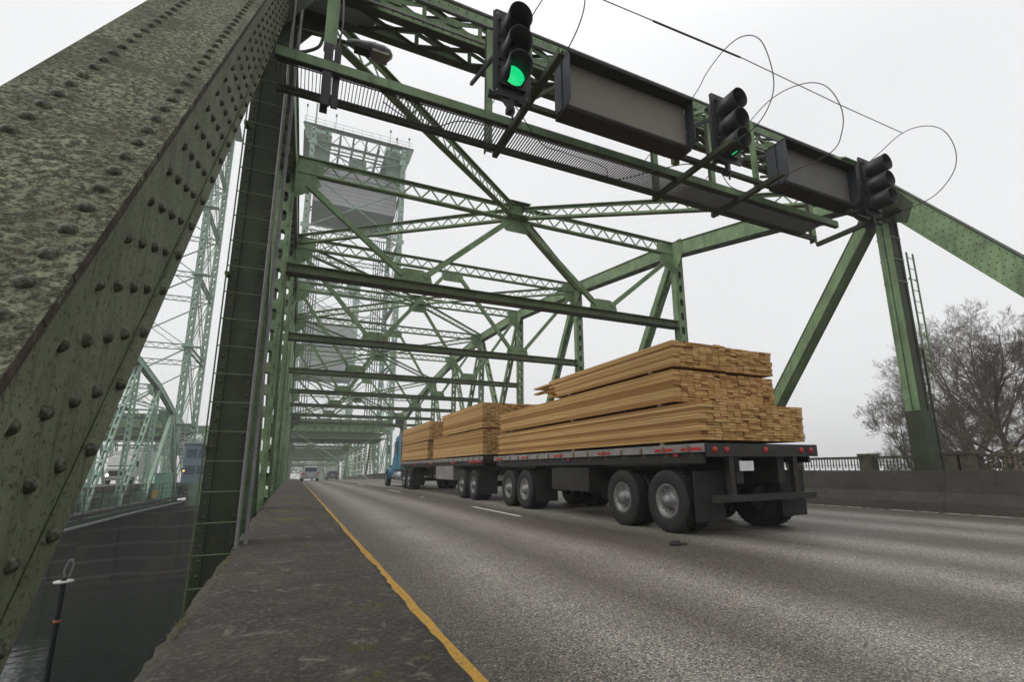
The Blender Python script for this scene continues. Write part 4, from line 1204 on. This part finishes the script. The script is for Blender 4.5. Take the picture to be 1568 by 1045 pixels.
t = thing('wall_lamp', (-12.9, 81.8, zz(1.2)), 'tiny glowing amber lamp below the control house windows', 'lamp')
b = MB(); b.box((-13.25, 81.72, zz(-.12)), (-13.05, 81.93, zz(.10))); b.build('lamp_glass', M['amber_lamp'], t)
b = MB(); b.box((-13.3, 81.88, zz(.11)), (-13.0, 81.94, zz(.2))); b.build('bracket', M['chassis'], t)

# ---------------------------------------------------------------- lumber truck and trailer, at rest
def loft(b, rings, mi=0, smooth=False, caps=True):
    n = len(rings[0]); vs = [p for r in rings for p in r]
    b.add(vs, [(i*n+k, i*n+(k+1) % n, (i+1)*n+(k+1) % n, (i+1)*n+k) for i in range(len(rings)-1) for k in range(n)], mi, smooth)
    if caps: b.add(rings[0], [tuple(reversed(range(n)))], mi); b.add(rings[-1], [tuple(range(n))], mi)


def rr_ring(cx, y, z0, z1, hw, r, tuck=0.0):
    # rounded rectangle in the XZ plane; tuck narrows the top
    o = []
    for (sx, sz, a0) in ((1, -1, -90), (1, 1, 0), (-1, 1, 90), (-1, -1, 180)):
        w = hw-(tuck if sz > 0 else 0); cz = (z1-r) if sz > 0 else (z0+r); cx_ = cx+sx*(w-r)
        for k in range(4):
            an = R(a0+30*k); o.append((cx_+r*math.cos(an), y, cz+r*math.sin(an)))
    return o


def wheel(parent, x, y, z, r, w, side, dual=False, name='wheel'):
    b = MB(); c = (x, y, z); ax = (side, 0, 0)
    b.lathe(c, ax, [(-w/2+.02, r*.55), (-w/2, r*.62), (-w/2, r*.90), (-w/2+.03, r*.985), (-w/2+.06, r), (w/2-.06, r), (w/2-.03, r*.985), (w/2, r*.90), (w/2, r*.62), (w/2-.02, r*.55)], 32)
    for k in range(36):
        a = 2*math.pi*k/36
        b.hexa((x, y+r*math.cos(a), z+r*math.sin(a)), (w*.40, 0, 0), (0, -.012*math.sin(a), .012*math.cos(a)), (0, .006*math.cos(a), .006*math.sin(a)))
    ty = b.build(name, M['rubber'], parent)
    b = MB(); b.lathe(c, ax, [(w/2-.02, r*.56), (w/2-.01, r*.53), (w/2-.07 if dual else w/2-.03, r*.46), (w/2-.10 if dual else w/2-.02, r*.30), (w/2-.02, r*.22), (w/2+.02, r*.19), (w/2+.03, r*.01)], 24)
    for k in range(10):
        a = 2*math.pi*k/10; b.rivet((x+side*(w/2-.05 if dual else w/2-.02), y+r*.36*math.cos(a), z+r*.36*math.sin(a)), ax, .02, .035, 6)
    b.build('rim', M['rim'], ty)


TX0, TX1 = 5.58, 8.13
TC = (TX0+TX1)/2
zt_ = lambda y: zo(y)


def axle(parent, y, r=.50, duals=True, x0=TX0, x1=TX1):
    for side, xs in ((-1, x0), (1, x1)):
        wheel(parent, xs-side*.14, y, r+zo(y), r, .27, side, True)
        if duals: wheel(parent, xs-side*.44, y, r+zo(y), r, .27, side, True)
    b = MB(); b.tube([(x0+.3, y, r+zo(y)), (x1-.3, y, r+zo(y))], .08, 10); b.build('axle', M['chassis'], parent)


def mudflap(parent, y, x0=TX0):
    for xs in (TX0+.02, TX1-.62):
        b = MB(); b.box((xs, y-.01, .22+zo(y)), (xs+.6, y+.01, .98+zo(y))); b.build('mud_flap', M['rubber'], parent)


def flatbed(parent, ya, yb, z):
    zz_ = z+zo((ya+yb)/2)
    b = MB(); b.box((TX0, ya, zz_-.13), (TX0+.05, yb, zz_), 0); b.box((TX1-.05, ya, zz_-.13), (TX1, yb, zz_), 0)
    b.box((TX0+.052, ya, zz_-.06), (TX1-.052, yb, zz_-.006), 1); b.box((TX0+.01, ya-.03, zz_-.20), (TX1-.01, ya-.002, zz_-.004), 2)
    k = ya+.3
    while k < yb-.2:
        b.box((TX0-.018, k, zz_-.12), (TX0-.002, k+.06, zz_-.03), 1); b.box((TX0+.06, k, zz_-.20), (TX1-.06, k+.08, zz_-.062), 1); k += .6
    b.build('bed', [M['bed'], M['dunnage'], M['chassis']], parent)
    b = MB()
    for x in (TC-.48, TC+.48): b.box((x-.08, ya+.1, zz_-.62), (x+.08, yb-.1, zz_-.201))
    for x in (TX0+.06, TX1-.10): b.box((x, ya+.1, zz_-.30), (x+.05, yb-.1, zz_-.135))
    b.build('chassis_frame', M['chassis'], parent)


tr = thing('flatbed_trailer', (TC, 9.5, 0), 'rear flatbed trailer loaded with long golden lumber, nearest the camera', 'trailer')
BZ = 1.40
flatbed(tr, 5.70, 14.5, BZ)
for y in (6.65, 7.9): axle(tr, y)
for y in (12.3, 13.4): axle(tr, y)
for y in (6.0, 11.55): mudflap(tr, y)
b = MB(); b.box((TX0+.15, 5.68, .52), (TX1-.15, 5.78, .62)); b.box((TX0+.5, 5.71, .62), (TX0+.6, 5.80, 1.2)); b.box((TX1-.6, 5.71, .62), (TX1-.5, 5.80, 1.2)); b.build('underride_bar', M['chassis'], tr)
for x in (TX0+.12, TX0+.36, TC-.06, TX1-.48, TX1-.24):
    b = MB(); b.lathe((x+.06, 5.668, BZ-.10), (0, -1, 0), [(0, .05), (.01, .05), (.02, .03), (.022, .001)], 14); b.build('tail_lamp', M['tail'], tr)
for ya, yb in ((5.75, 6.2), (6.4, 6.85), (8.2, 8.65), (10.1, 10.55), (12.0, 12.45), (13.8, 14.25)):
    b = MB(); b.box((TX0-.008, ya, BZ-.105), (TX0-.002, yb, BZ-.06)); b.build('reflector_strip', M['red_strip'], tr)
b = MB(); b.box((TC-.62, 5.655, .98), (TC-.32, 5.665, 1.13)); b.build('number_plate', M['plate_white'], tr)
for y in (6.65, 7.9, 12.3, 13.4):
    for x in (TX0+.62, TX1-.72):
        b = MB(); b.lathe((x+.05, y-.32, .62), (0, 1, 0), [(0, .02), (.01, .10), (.16, .11), (.17, .02)], 14); b.build('brake_chamber', M['chassis'], tr)
        b = MB(); b.box((x, y-.55, .80), (x+.10, y+.55, .86)); b.box((x+.01, y-.40, .74), (x+.09, y+.40, .798)); b.box((x+.02, y-.22, .68), (x+.08, y+.22, .738)); b.build('leaf_spring', M['chassis'], tr)
for y in (6.28, 9.8, 13.9):
    b = MB(); b.box((TX0-.016, y, BZ-.19), (TX0+.0, y+.10, BZ-.15)); b.build('marker_lamp', M['tail'], tr)
b = MB(); b.tube(spline([(TC-.3, 13.9, .95), (TC-.32, 14.6, .80), (TC-.3, 15.3, .95)]), .018, 6); b.build('air_hose', M['rubber'], tr)
b = MB(); b.box((TC-.08, 14.3, .62), (TC+.08, 15.4, .74)); b.build('drawbar', M['chassis'], tr)
b = MB(); b.box((TX0+.12, 9.2, .55), (TX0+.55, 10.9, 1.05)); b.box((TX0+.11, 9.24, .60), (TX0+.118, 10.86, 1.0)); b.build('tool_box', M['chassis'], tr)
for y in (7.28, 12.85):
    b = MB()
    for xs in (TX0-.0, TX1-.30):
        for k in range(13):
            a0 = R(-10+15*k); 
            if k < 12:
                a1 = R(-10+15*(k+1)); c0 = (xs+.15, y+1.22*math.cos((a0+a1)/2), .62+.60*math.sin((a0+a1)/2))
    for xs in (TX0+.06, TX1-.36): b.box((xs, y-1.15, 1.07), (xs+.3, y+1.15, 1.085))
    b.build('wheel_guard', M['rubber'], tr)

tk = thing('flatbed_truck', (TC, 25, 0), 'blue cabbed flatbed lumber truck hauling boards away from the camera', 'truck')
BZ2 = 1.44
flatbed(tk, 15.5, 29.6, BZ2)
for y in (16.5, 17.8): axle(tk, y)
for y in (27.0, 28.3): axle(tk, y)
mudflap(tk, 15.75); mudflap(tk, 26.2)
for side, xs in ((-1, TX0), (1, TX1)): wheel(tk, xs-side*.16, 34.2, .50+zo(34), .50, .28, side)
z = zo(20)
b = MB(); b.box((TX0+.06, 19.0, .62+z), (TX0+.62, 21.6, 1.20+z)); b.box((TX0+.045, 19.05, .67+z), (TX0+.058, 20.28, 1.15+z)); b.box((TX0+.045, 20.34, .67+z), (TX0+.058, 21.55, 1.15+z)); b.build('tool_box', M['bed'], tk)
for ya, yb in ((15.6, 17.0), (18.6, 19.1), (22.0, 22.5), (25.4, 25.9)):
    b = MB(); b.box((TX0-.010, ya, BZ2-.20+z), (TX0-.004, yb, BZ2-.145+z)); b.build('reflector_strip', M['red_strip'], tk)
z = zo(31)
b = MB()
for x in (TC-.42, TC+.42): b.box((x-.06, 26, .72+z), (x+.06, 35.4, .98+z))
b.box((TX0+.1, 26.3, 1.0+z), (TX1-.1, 29.4, 1.10+z)); b.build('tractor_frame', M['chassis'], tk)
b = MB(); loft(b, [rr_ring(TC, y, z0+z, z1+z, hw, .10, tk_) for y, z0, z1, hw, tk_ in ((30.15, 1.0, 3.05, 1.10, .06), (30.3, 1.0, 3.12, 1.13, .06), (31.6, 1.0, 3.14, 1.13, .07), (32.5, 1.0, 3.08, 1.12, .09), (32.62, 1.0, 2.05, 1.12, .04))])
cab_o = b.build('cab', M['blue_paint'], tk)
b = MB(); loft(b, [rr_ring(TC, y, z0+z, z1+z, hw, .12, .06) for y, z0, z1, hw in ((32.64, 1.0, 2.03, .98), (33.6, .98, 1.98, .90), (34.9, .95, 1.86, .80), (35.25, .95, 1.75, .74))]); b.build('hood', M['blue_paint'], tk)
for side in (-1, 1):
    xs = TC+side*1.13
    b = MB(); b.box((xs-.012 if side < 0 else xs-.008, 31.35, 2.0+z), (xs+.008 if side < 0 else xs+.012, 32.3, 2.72+z)); b.build('side_window', M['glass'], tk)
    b = MB(); b.box((xs-.014, 31.25, 1.12+z), (xs+.014, 32.38, 1.96+z)); d_ = b.build('door', M['blue_paint'], tk)
    b = MB(); b.box((xs+side*.015-.012, 31.35, 1.72+z), (xs+side*.015+.012, 31.55, 1.76+z)); b.build('handle', M['chrome'], d_)
    b = MB(); n = 10; vs = []; xa, xb = (TC+side*.80, TC+side*1.20)
    for k in range(n+1):
        a = R(180*k/n)
        for x in (xa, xb):
            for rr2 in (.60, .64): vs.append((x, 34.2+rr2*math.cos(a)*1.05, .52+z+rr2*math.sin(a)))
    fs = []
    for k in range(n): 
        o, p = 4*k, 4*k+4
        fs += [(o+1, o+3, p+3, p+1), (o, p, p+2, o+2), (o, o+1, p+1, p), (o+2, p+2, p+3, o+3)]
    b.add(vs, fs); b.build('fender', M['blue_paint'], tk)
    b = MB(); b.lathe((TC+side*.98, 29.2, .70+z), (0, 1, 0), [(0, .01), (0, .28), (.02, .31), (1.9, .31), (1.92, .28), (1.92, .01)], 24); 
    ft = b
    b2 = MB(); b2.lathe((TC+side*.92, 30.3, .68+z), (0, 1, 0), [(0, .01), (0, .28), (.02, .30), (1.9, .30), (1.92, .28), (1.92, .01)], 24); b2.build('fuel_tank', M['chrome'], tk)
    b = MB(); b.tube([(TC+side*.98, 30.0, 1.0+z), (TC+side*.98, 30.0, 3.55+z), (TC+side*.98, 29.85, 3.85+z)], .075, 12); st_ = b.build('exhaust_stack', M['chrome'], tk)
    b = MB(); b.tube([(TC+side*.98, 30.0, 1.5+z), (TC+side*.98, 30.0, 2.7+z)], .12, 12); b.build('heat_shield', M['chrome'], st_)
    b = MB(); b.box((TC+side*1.42-.09, 32.55, 2.0+z), (TC+side*1.42+.09, 32.62, 2.55+z)); b.beam((TC+side*1.1, 32.5, 2.5+z), (TC+side*1.42, 32.58, 2.5+z), .03, .03); b.build('mirror', M['chrome'], tk)
    b = MB(); b.box((TC+side*.86-.12, 35.0, 1.12+z), (TC+side*.86+.12, 35.15, 1.30+z)); b.build('headlight', M['lamp_glass'], tk)
b = MB(); b.box((TC-.95, 30.128, 2.05+z), (TC+.95, 30.146, 2.65+z)); b.build('rear_window', M['glass'], tk)
b = MB(); b.beam((TC, 32.5, 2.60+z), (TC, 32.66, 2.06+z), 1.9, .02, (0, 1, 0)); b.build('windscreen', M['glass'], tk)
b = MB(); b.box((TC-.6, 35.26, 1.0+z), (TC+.6, 35.30, 1.7+z)); 
for k in range(14): b.box((TC-.58+k*.086, 35.301, 1.02+z), (TC-.55+k*.086, 35.32, 1.68+z))
b.build('grille', M['chrome'], tk)
b = MB(); loft(b, [rr_ring(TC, y, .45+z, .85+z, hw, .06) for y, hw in ((35.2, 1.2), (35.42, 1.15))]); b.build('bumper', M['chrome'], tk)
b = MB(); b.box((TX0+.05, 29.62, BZ2+z), (TX1-.05, 29.72, BZ2+1.75+z)); b.build('headboard', M['bed'], tk)


def bundle(x0, x1, y0, y1, z0, z1, label, seed, ragged=.10, rag_front=0.0):
    q = random.Random(seed); b = MB(); b.board = True
    nl = max(2, round((z1-z0)/.047)); h = (z1-z0)/nl; nw = 8; w = (x1-x0)/nw
    zc = zo((y0+y1)/2)
    for i in range(nl):
        for j in range(nw):
            if 0 < i < nl-1 and 0 < j < nw-1 and True:
                pass
            a = y0+q.uniform(-.014, .014)+(q.uniform(-.05, .05) if q.random() < .12 else 0); c = y1+q.uniform(-ragged, ragged)
            if rag_front and i >= nl-5: c += q.uniform(-.1, rag_front)
            b.cur = min(1, max(0, q.gauss(.52, .30)))
            gx = .003; dx = q.uniform(-.003, .003)
            b.box((x0+j*w+gx+dx, a, z0+i*h+.0026+zc), (x0+(j+1)*w-gx+dx, c, z0+(i+1)*h-.0026+zc))
    o = b.build('lumber_bundle', M['lumber'], None, ((x0+x1)/2, (y0+y1)/2, z0+zc))
    return tag(o, label, 'lumber', 'lumber bundles on the truck and trailer')


XA = (TX0+.04, TC-.02); XB = (TC+.02, TX1-.04)
lay = [(BZ+.055, BZ+.66), (BZ+.71, BZ+1.26), (BZ+1.31, BZ+1.76)]
lay2 = [(BZ2+.06, BZ2+.90), (BZ2+.95, BZ2+1.80)]
bundle(*XA, 5.80, 14.25, *lay[0], 'long low lumber bundle lying on the trailer bed, its near end sticking out lowest', 1)
bundle(*XB, 5.85, 14.2, *lay[0], 'low lumber bundle on the far side of the trailer bed, only its end showing', 2)
bundle(*XA, 6.32, 14.1, *lay[1], 'middle lumber bundle on the trailer, between the low and the top one', 3)
bundle(*XB, 6.37, 14.1, *lay[1], 'middle lumber bundle on the far side of the trailer', 4)
bundle(*XA, 6.30, 10.5, *lay[2], 'topmost lumber bundle on the trailer with ragged far end, near side', 5, .12, 1.6)
bundle(*XB, 6.35, 10.6, *lay[2], 'topmost lumber bundle on the trailer, far side', 6, .12, 1.0)
bundle(*XA, 15.65, 22.2, *lay2[0], 'lower lumber bundle at the rear of the truck bed, near side', 7)
bundle(*XB, 15.7, 22.2, *lay2[0], 'lower lumber bundle at the rear of the truck bed, far side', 8)
bundle(*XA, 15.72, 20.6, *lay2[1], 'upper lumber bundle at the rear of the truck bed, near side', 9, .14, .6)
bundle(*XB, 15.66, 20.7, *lay2[1], 'upper lumber bundle at the rear of the truck bed, far side', 10)
bundle(*XA, 23.2, 29.3, *lay2[0], 'lower lumber bundle right behind the blue cab, near side', 11)
bundle(*XB, 23.2, 29.2, *lay2[0], 'lower lumber bundle right behind the blue cab, far side', 12)
bundle(*XA, 23.0, 29.2, *lay2[1], 'upper lumber bundle right behind the blue cab, near side', 13, .2)
bundle(*XB, 23.1, 29.1, *lay2[1], 'upper lumber bundle right behind the blue cab, far side', 14, .2)


def straps(parent, ys, z0, z1):
    for y in ys:
        b = MB(); z = zo(y)
        b.box((TX0-.004, y-.03, z0-.1+z), (TX0+.004, y+.03, z1+.006+z)); b.box((TX1-.004, y-.03, z0-.1+z), (TX1+.004, y+.03, z1+.006+z)); b.box((TX0-.004, y-.03, z1+.007+z), (TX1+.004, y+.03, z1+.012+z))
        b.build('strap', M['strap'], parent)
b = None
for ys, zs, par in (((6.7, 9.7, 13.2), (lay[0][0]-.055, lay[1][0]-.05), tr), ((6.9, 9.8), (lay[2][0]-.05,), tr), ((16.2, 19.8), (lay2[0][0]-.06, lay2[1][0]-.05), tk), ((23.8, 28.6), (lay2[0][0]-.06, lay2[1][0]-.05), tk)):
    for y in ys:
        for zb_ in zs:
            b = MB(); b.box((TX0+.03, y-.05, zb_+.002+zo(y)), (TX1-.03, y+.05, zb_+.048+zo(y))); b.build('bearer', M['dunnage'], par)


# ---------------------------------------------------------------- cars and the oncoming lorry
def car(cx, y, paint, label, h=1.72, w=.93, L=4.6, group='cars ahead in the left lane'):
    z = zo(y); t = thing('car', (cx, y+L/2, z), label, 'car', group)
    b = MB(); rings = []
    for f, z0, z1, hw in ((0, .45, .98, .84), (.02, .32, 1.02, .89), (.10, .26, 1.04, w), (.5, .25, 1.02, w), (.80, .26, .98, w-.01), (.95, .30, .86, .86), (1.0, .42, .75, .74)):
        rings.append(rr_ring(cx, y+f*L, z0+z, z1+z, hw, .12, .04))
    loft(b, rings, 0, True); b.build('body', M[paint], t)
    b = MB(); rings = []
    for f, z1, hw, tu in ((.03, 1.06, .82, .02), (.07, h-.10, .80, .12), (.16, h, .80, .14), (.45, h, .80, .14), (.56, h-.10, .80, .14), (.72, 1.0, .80, .03)):
        rings.append(rr_ring(cx, y+f*L, .90+z, z1+z, hw, .08, tu))
    loft(b, rings, 0, True); b.build('roof', M[paint], t)
    b = MB(); a = Vector((cx, y+.032*L-.02, 1.09+z)); c = Vector((cx, y+.070*L-.02, h-.16+z)); b.beam(a, c, 1.28, .02, (0, 1, 0)); b.build('rear_window', M['glass'], t)
    for sg in (-1, 1):
        b = MB(); b.plate([(.5, 1.06), (2.9, 1.06), (2.3, h-.14), (.75, h-.14)], (cx+sg*.765, y, z), (0, 1, 0), (0, 0, 1), .05); b.build('side_window', M['glass'], t)
        b = MB(); b.box((cx+sg*.78-.10, y-.012, .78+z), (cx+sg*.78+.10, y+.06, 1.0+z)); b.build('tail_lamp', M['tail'], t)
        for yy in (.85, L-.95): wheel(t, cx+sg*(w-.12), y+yy, .34+z, .34, .22, sg)
        b = MB(); b.box((cx+sg*(w+.08)-.09, y+3.0, 1.0+z), (cx+sg*(w+.08)+.09, y+3.08, 1.14+z)); b.build('mirror', M[paint], t)
    b = MB(); b.box((cx-.26, y-.022, .66+z), (cx+.26, y-.010, .80+z)); b.build('number_plate', M['plate_white'], t)
    b = MB(); loft(b, [rr_ring(cx, y-.05, .34+z, .58+z, .82, .05), rr_ring(cx, y+.25, .32+z, .58+z, .91, .05)]); b.build('bumper', M[paint], t)
    return t


car(1.98, 63.5, 'silver', 'silver estate car with dark rear window driving ahead beside the yellow line')
car(2.1, 84, 'white_car', 'white car farther ahead in the left lane, half hidden by the silver car', 1.66)
car(6.3, 92, 'grey_car', 'dark grey car far ahead in the middle lane near the vanishing point', 1.5, group='cars far ahead')


def lorry(cx, y, label):
    z = zo(y); t = thing('lorry', (cx, y, z), label, 'lorry')
    b = MB(); loft(b, [rr_ring(cx, yy, z0+z, z1+z, 1.22, .12, tu) for yy, z0, z1, tu in ((y, .8, 1.75, .02), (y+.12, .7, 1.9, .02), (y+.45, .7, 3.0, .06), (y+2.0, .7, 3.15, .06))]); b.build('cab', M['white_car'], t)
    b = MB(); b.beam((cx, y+.14, 1.92+z), (cx, y+.40, 2.75+z), 2.1, .03, (0, 1, 0)); b.build('windscreen', M['glass'], t)
    b = MB(); b.box((cx-1.25, y+2.3, .95+z), (cx+1.25, y+11, 3.7+z)); b.build('box_body', M['white_car'], t)
    b = MB(); b.box((cx-.9, y-.02, .9+z), (cx+.9, y+.02, 1.5+z)); b.build('grille', M['chassis'], t)
    b = MB(); b.box((cx-1.25, y-.08, .45+z), (cx+1.25, y+.3, .78+z)); b.build('bumper', M['galv'], t)
    for sg in (-1, 1):
        b = MB(); b.lathe((cx+sg*.95, y-.03, 1.02+z), (0, -1, 0), [(0, .15), (.03, .14), (.05, .08), (.055, .001)], 16); b.build('headlight', M['head_lamp'], t)
        for yy in (1.0, 8.2, 9.4): wheel(t, cx+sg*1.05, y+yy, .5+z, .5, .28, sg)
        b = MB(); b.box((cx+sg*1.5-.1, y+.3, 1.9+z), (cx+sg*1.5+.1, y+.36, 2.5+z)); b.build('mirror', M['chassis'], t)
lorry(-17.2, 70, 'white oncoming lorry with lit headlights seen through the left bridge')


# ---------------------------------------------------------------- bits on the road
t = MB(); q = random.Random(8)
t.plate([(-.13, -.05), (-.05, -.075), (.10, -.05), (.14, .01), (.06, .06), (-.06, .045), (-.15, .02)], (4.89, 5.61, .012), (1, 0, 0), (0, 1, 0), .016)
t.plate([(-.10, -.04), (.06, -.05), (.11, .0), (.02, .05), (-.09, .03)], (4.86, 5.66, .030), (1, .25, .08), (-.1, 1, .15), .012)
tag(t.build('rubber_scrap', M['rubber'], None, (4.89, 5.61, 0)), 'torn scrap of black rubber lying on the road between the lanes', 'scrap')
for x, y in ((4.45, 19.1), (4.62, 19.5)):
    b = MB(); b.plate([(-.05, -.05), (.05, -.05), (.05, .05), (-.05, .05)], (x, y, .010+zo(y)), (1, 0, 0), (0, 1, 0), .012)
    b.plate([(-.03, -.03), (.03, -.03), (.03, .03), (-.03, .03)], (x, y, .021+zo(y)), (1, 0, 0), (0, 1, 0), .008)
    tag(b.build('road_stud', M['white'], None, (x, y, 0)), 'small white raised road stud between two lane dashes', 'road stud', 'road studs')


# ---------------------------------------------------------------- bare trees and shrubs on the bank
def bare_tree(base, H, seed, label, lean=(0, 0), spread=1.0, mult=1.0):
    q = random.Random(seed); t = thing('bare_tree', base, label, 'tree', 'bare trees on the bank')
    tb = MB(); tw = MB()
    def limb(p, d, L, r, lev):
        n = 5 if lev < 2 else 4 if lev == 2 else 3
        pts = [p]; cur = Vector(p); dd = Vector(d).normalized()
        for i in range(n):
            dd = (dd+Vector((q.gauss(0, .13), q.gauss(0, .13), q.gauss(.05, .10)))).normalized()
            cur = cur+dd*L/n; pts.append(cur.copy())
        rs = [r*(1-.72*i/n) for i in range(n+1)]
        mb_ = tb if lev < 2 else tw
        mb_.tube(pts, rs, 7 if lev < 2 else 4 if lev == 2 else 3, 0, False)
        if lev >= 5 or r < .004: return
        kids = {0: int(9*mult), 1: int(8*mult), 2: int(7*mult), 3: 6, 4: 4}[lev]
        for k in range(kids):
            f = q.uniform(.28, 1.0) if lev else q.uniform(.30, 1.0)
            i = min(n-1, int(f*n)); pp = pts[i].lerp(pts[i+1], f*n-i)
            ax = (pts[i+1]-pts[i]).normalized()
            side = ax.cross(Vector((q.gauss(0, 1), q.gauss(0, 1), q.gauss(0, 1)))).normalized()
            an = R(q.uniform(22, 58))*spread
            nd = ax*math.cos(an)+side*math.sin(an)+Vector((0, 0, .12))
            limb(pp, nd, L*q.uniform(.42, .68)*(1.1-.35*f), max(r*.40*(1.1-.5*f), .0095), lev+1)
    limb(Vector(base), Vector((lean[0], lean[1], 1)), H*.62, H*.018, 0)
    tb.build('trunk', M['bark'], t); tw.build('crown', M['twig'], t)
    return t
bare_tree((50.5, 20.5, -4.3), 19, 21, 'biggest bare tree filling the right edge, dense fine twigs', (-.05, .05), 1.15)
bare_tree((46, 17.6, -4), 17, 35, 'bare tree at the far right with upright crowded branches', (.0, .0), 1.0)
bare_tree((44.5, 20.5, -4.4), 12, 52, 'smaller bare tree leaning left behind the right hanger', (-.42, .3), 1.15)
bare_tree((56, 20, -4), 20, 64, 'tall bare tree partly cut by the right edge of the view', (0, 0), 1.1)
bare_tree((38.5, 16.5, -3.5), 11, 77, 'low bushy bare tree nearest the railing posts', (-.1, .25), 1.25)


def shrub(base, rx, h, seed, label, mat, n=2600):
    q = random.Random(seed); t = thing('shrub', base, label, 'shrub', 'shrubs behind the railing')
    b = MB(); s_ = MB(); B0 = Vector(base)
    for k in range(26):
        e = B0+Vector((q.uniform(-rx, rx)*.8, q.uniform(-rx, rx)*.8, h*q.uniform(.5, 1))); s_.tube([B0+Vector((q.uniform(-.3, .3), q.uniform(-.3, .3), 0)), B0.lerp(e, .5)+Vector((0, 0, .2)), e], [.025, .018, .008], 4, 0, False)
    for k in range(n):
        a = q.uniform(0, 6.283); rr2 = rx*math.sqrt(q.random()); zz2 = h*q.uniform(.05, 1)*(1-.45*(rr2/rx)**2)
        c = B0+Vector((rr2*math.cos(a), rr2*math.sin(a), zz2)); u = Vector((q.gauss(0, 1), q.gauss(0, 1), q.gauss(0, 1))).normalized(); v = u.cross(Vector((q.gauss(0, 1), q.gauss(0, 1), q.gauss(0, 1)))).normalized(); sz = q.uniform(.07, .19)
        b.add([c-u*sz, c-v*sz*.5, c+u*sz, c+v*sz*.5], [(0, 1, 2, 3)])
    s_.build('stems', M['bark'], t); b.build('leaves', M[mat], t)
shrub((27.5, 11.0, -2.8), 2.6, 4.4, 1, 'russet brown shrub showing between the railing posts', 'leaf_brown')
shrub((31.0, 11.2, -2.8), 2.8, 4.7, 2, 'brown leaved shrub at the right edge behind the railing', 'leaf_brown')
shrub((30.5, 14.2, -3.2), 2.6, 4.6, 3, 'dull green shrub under the bare trees', 'leaf_green')
shrub((34.5, 12.6, -3.2), 3.0, 5.2, 4, 'dull green and bulky shrub farthest right behind the railing', 'leaf_green')


# ---------------------------------------------------------------- the misty air round everything
b = MB(); b.box((-2600, -2600, WATER-3), (2600, 2600, 76))
hz = bpy.data.materials.new('misty_air'); hz.use_nodes = True
ht = hz.node_tree; ht.nodes.clear()
ho = ht.nodes.new('ShaderNodeOutputMaterial'); hv = ht.nodes.new('ShaderNodeVolumePrincipled')
hv.inputs['Density'].default_value = .0012; hv.inputs['Color'].default_value = (1, 1, 1, 1); hv.inputs['Anisotropy'].default_value = .2
ht.links.new(hv.outputs[0], ho.inputs['Volume'])
tag(b.build('haze', hz), kind='stuff')
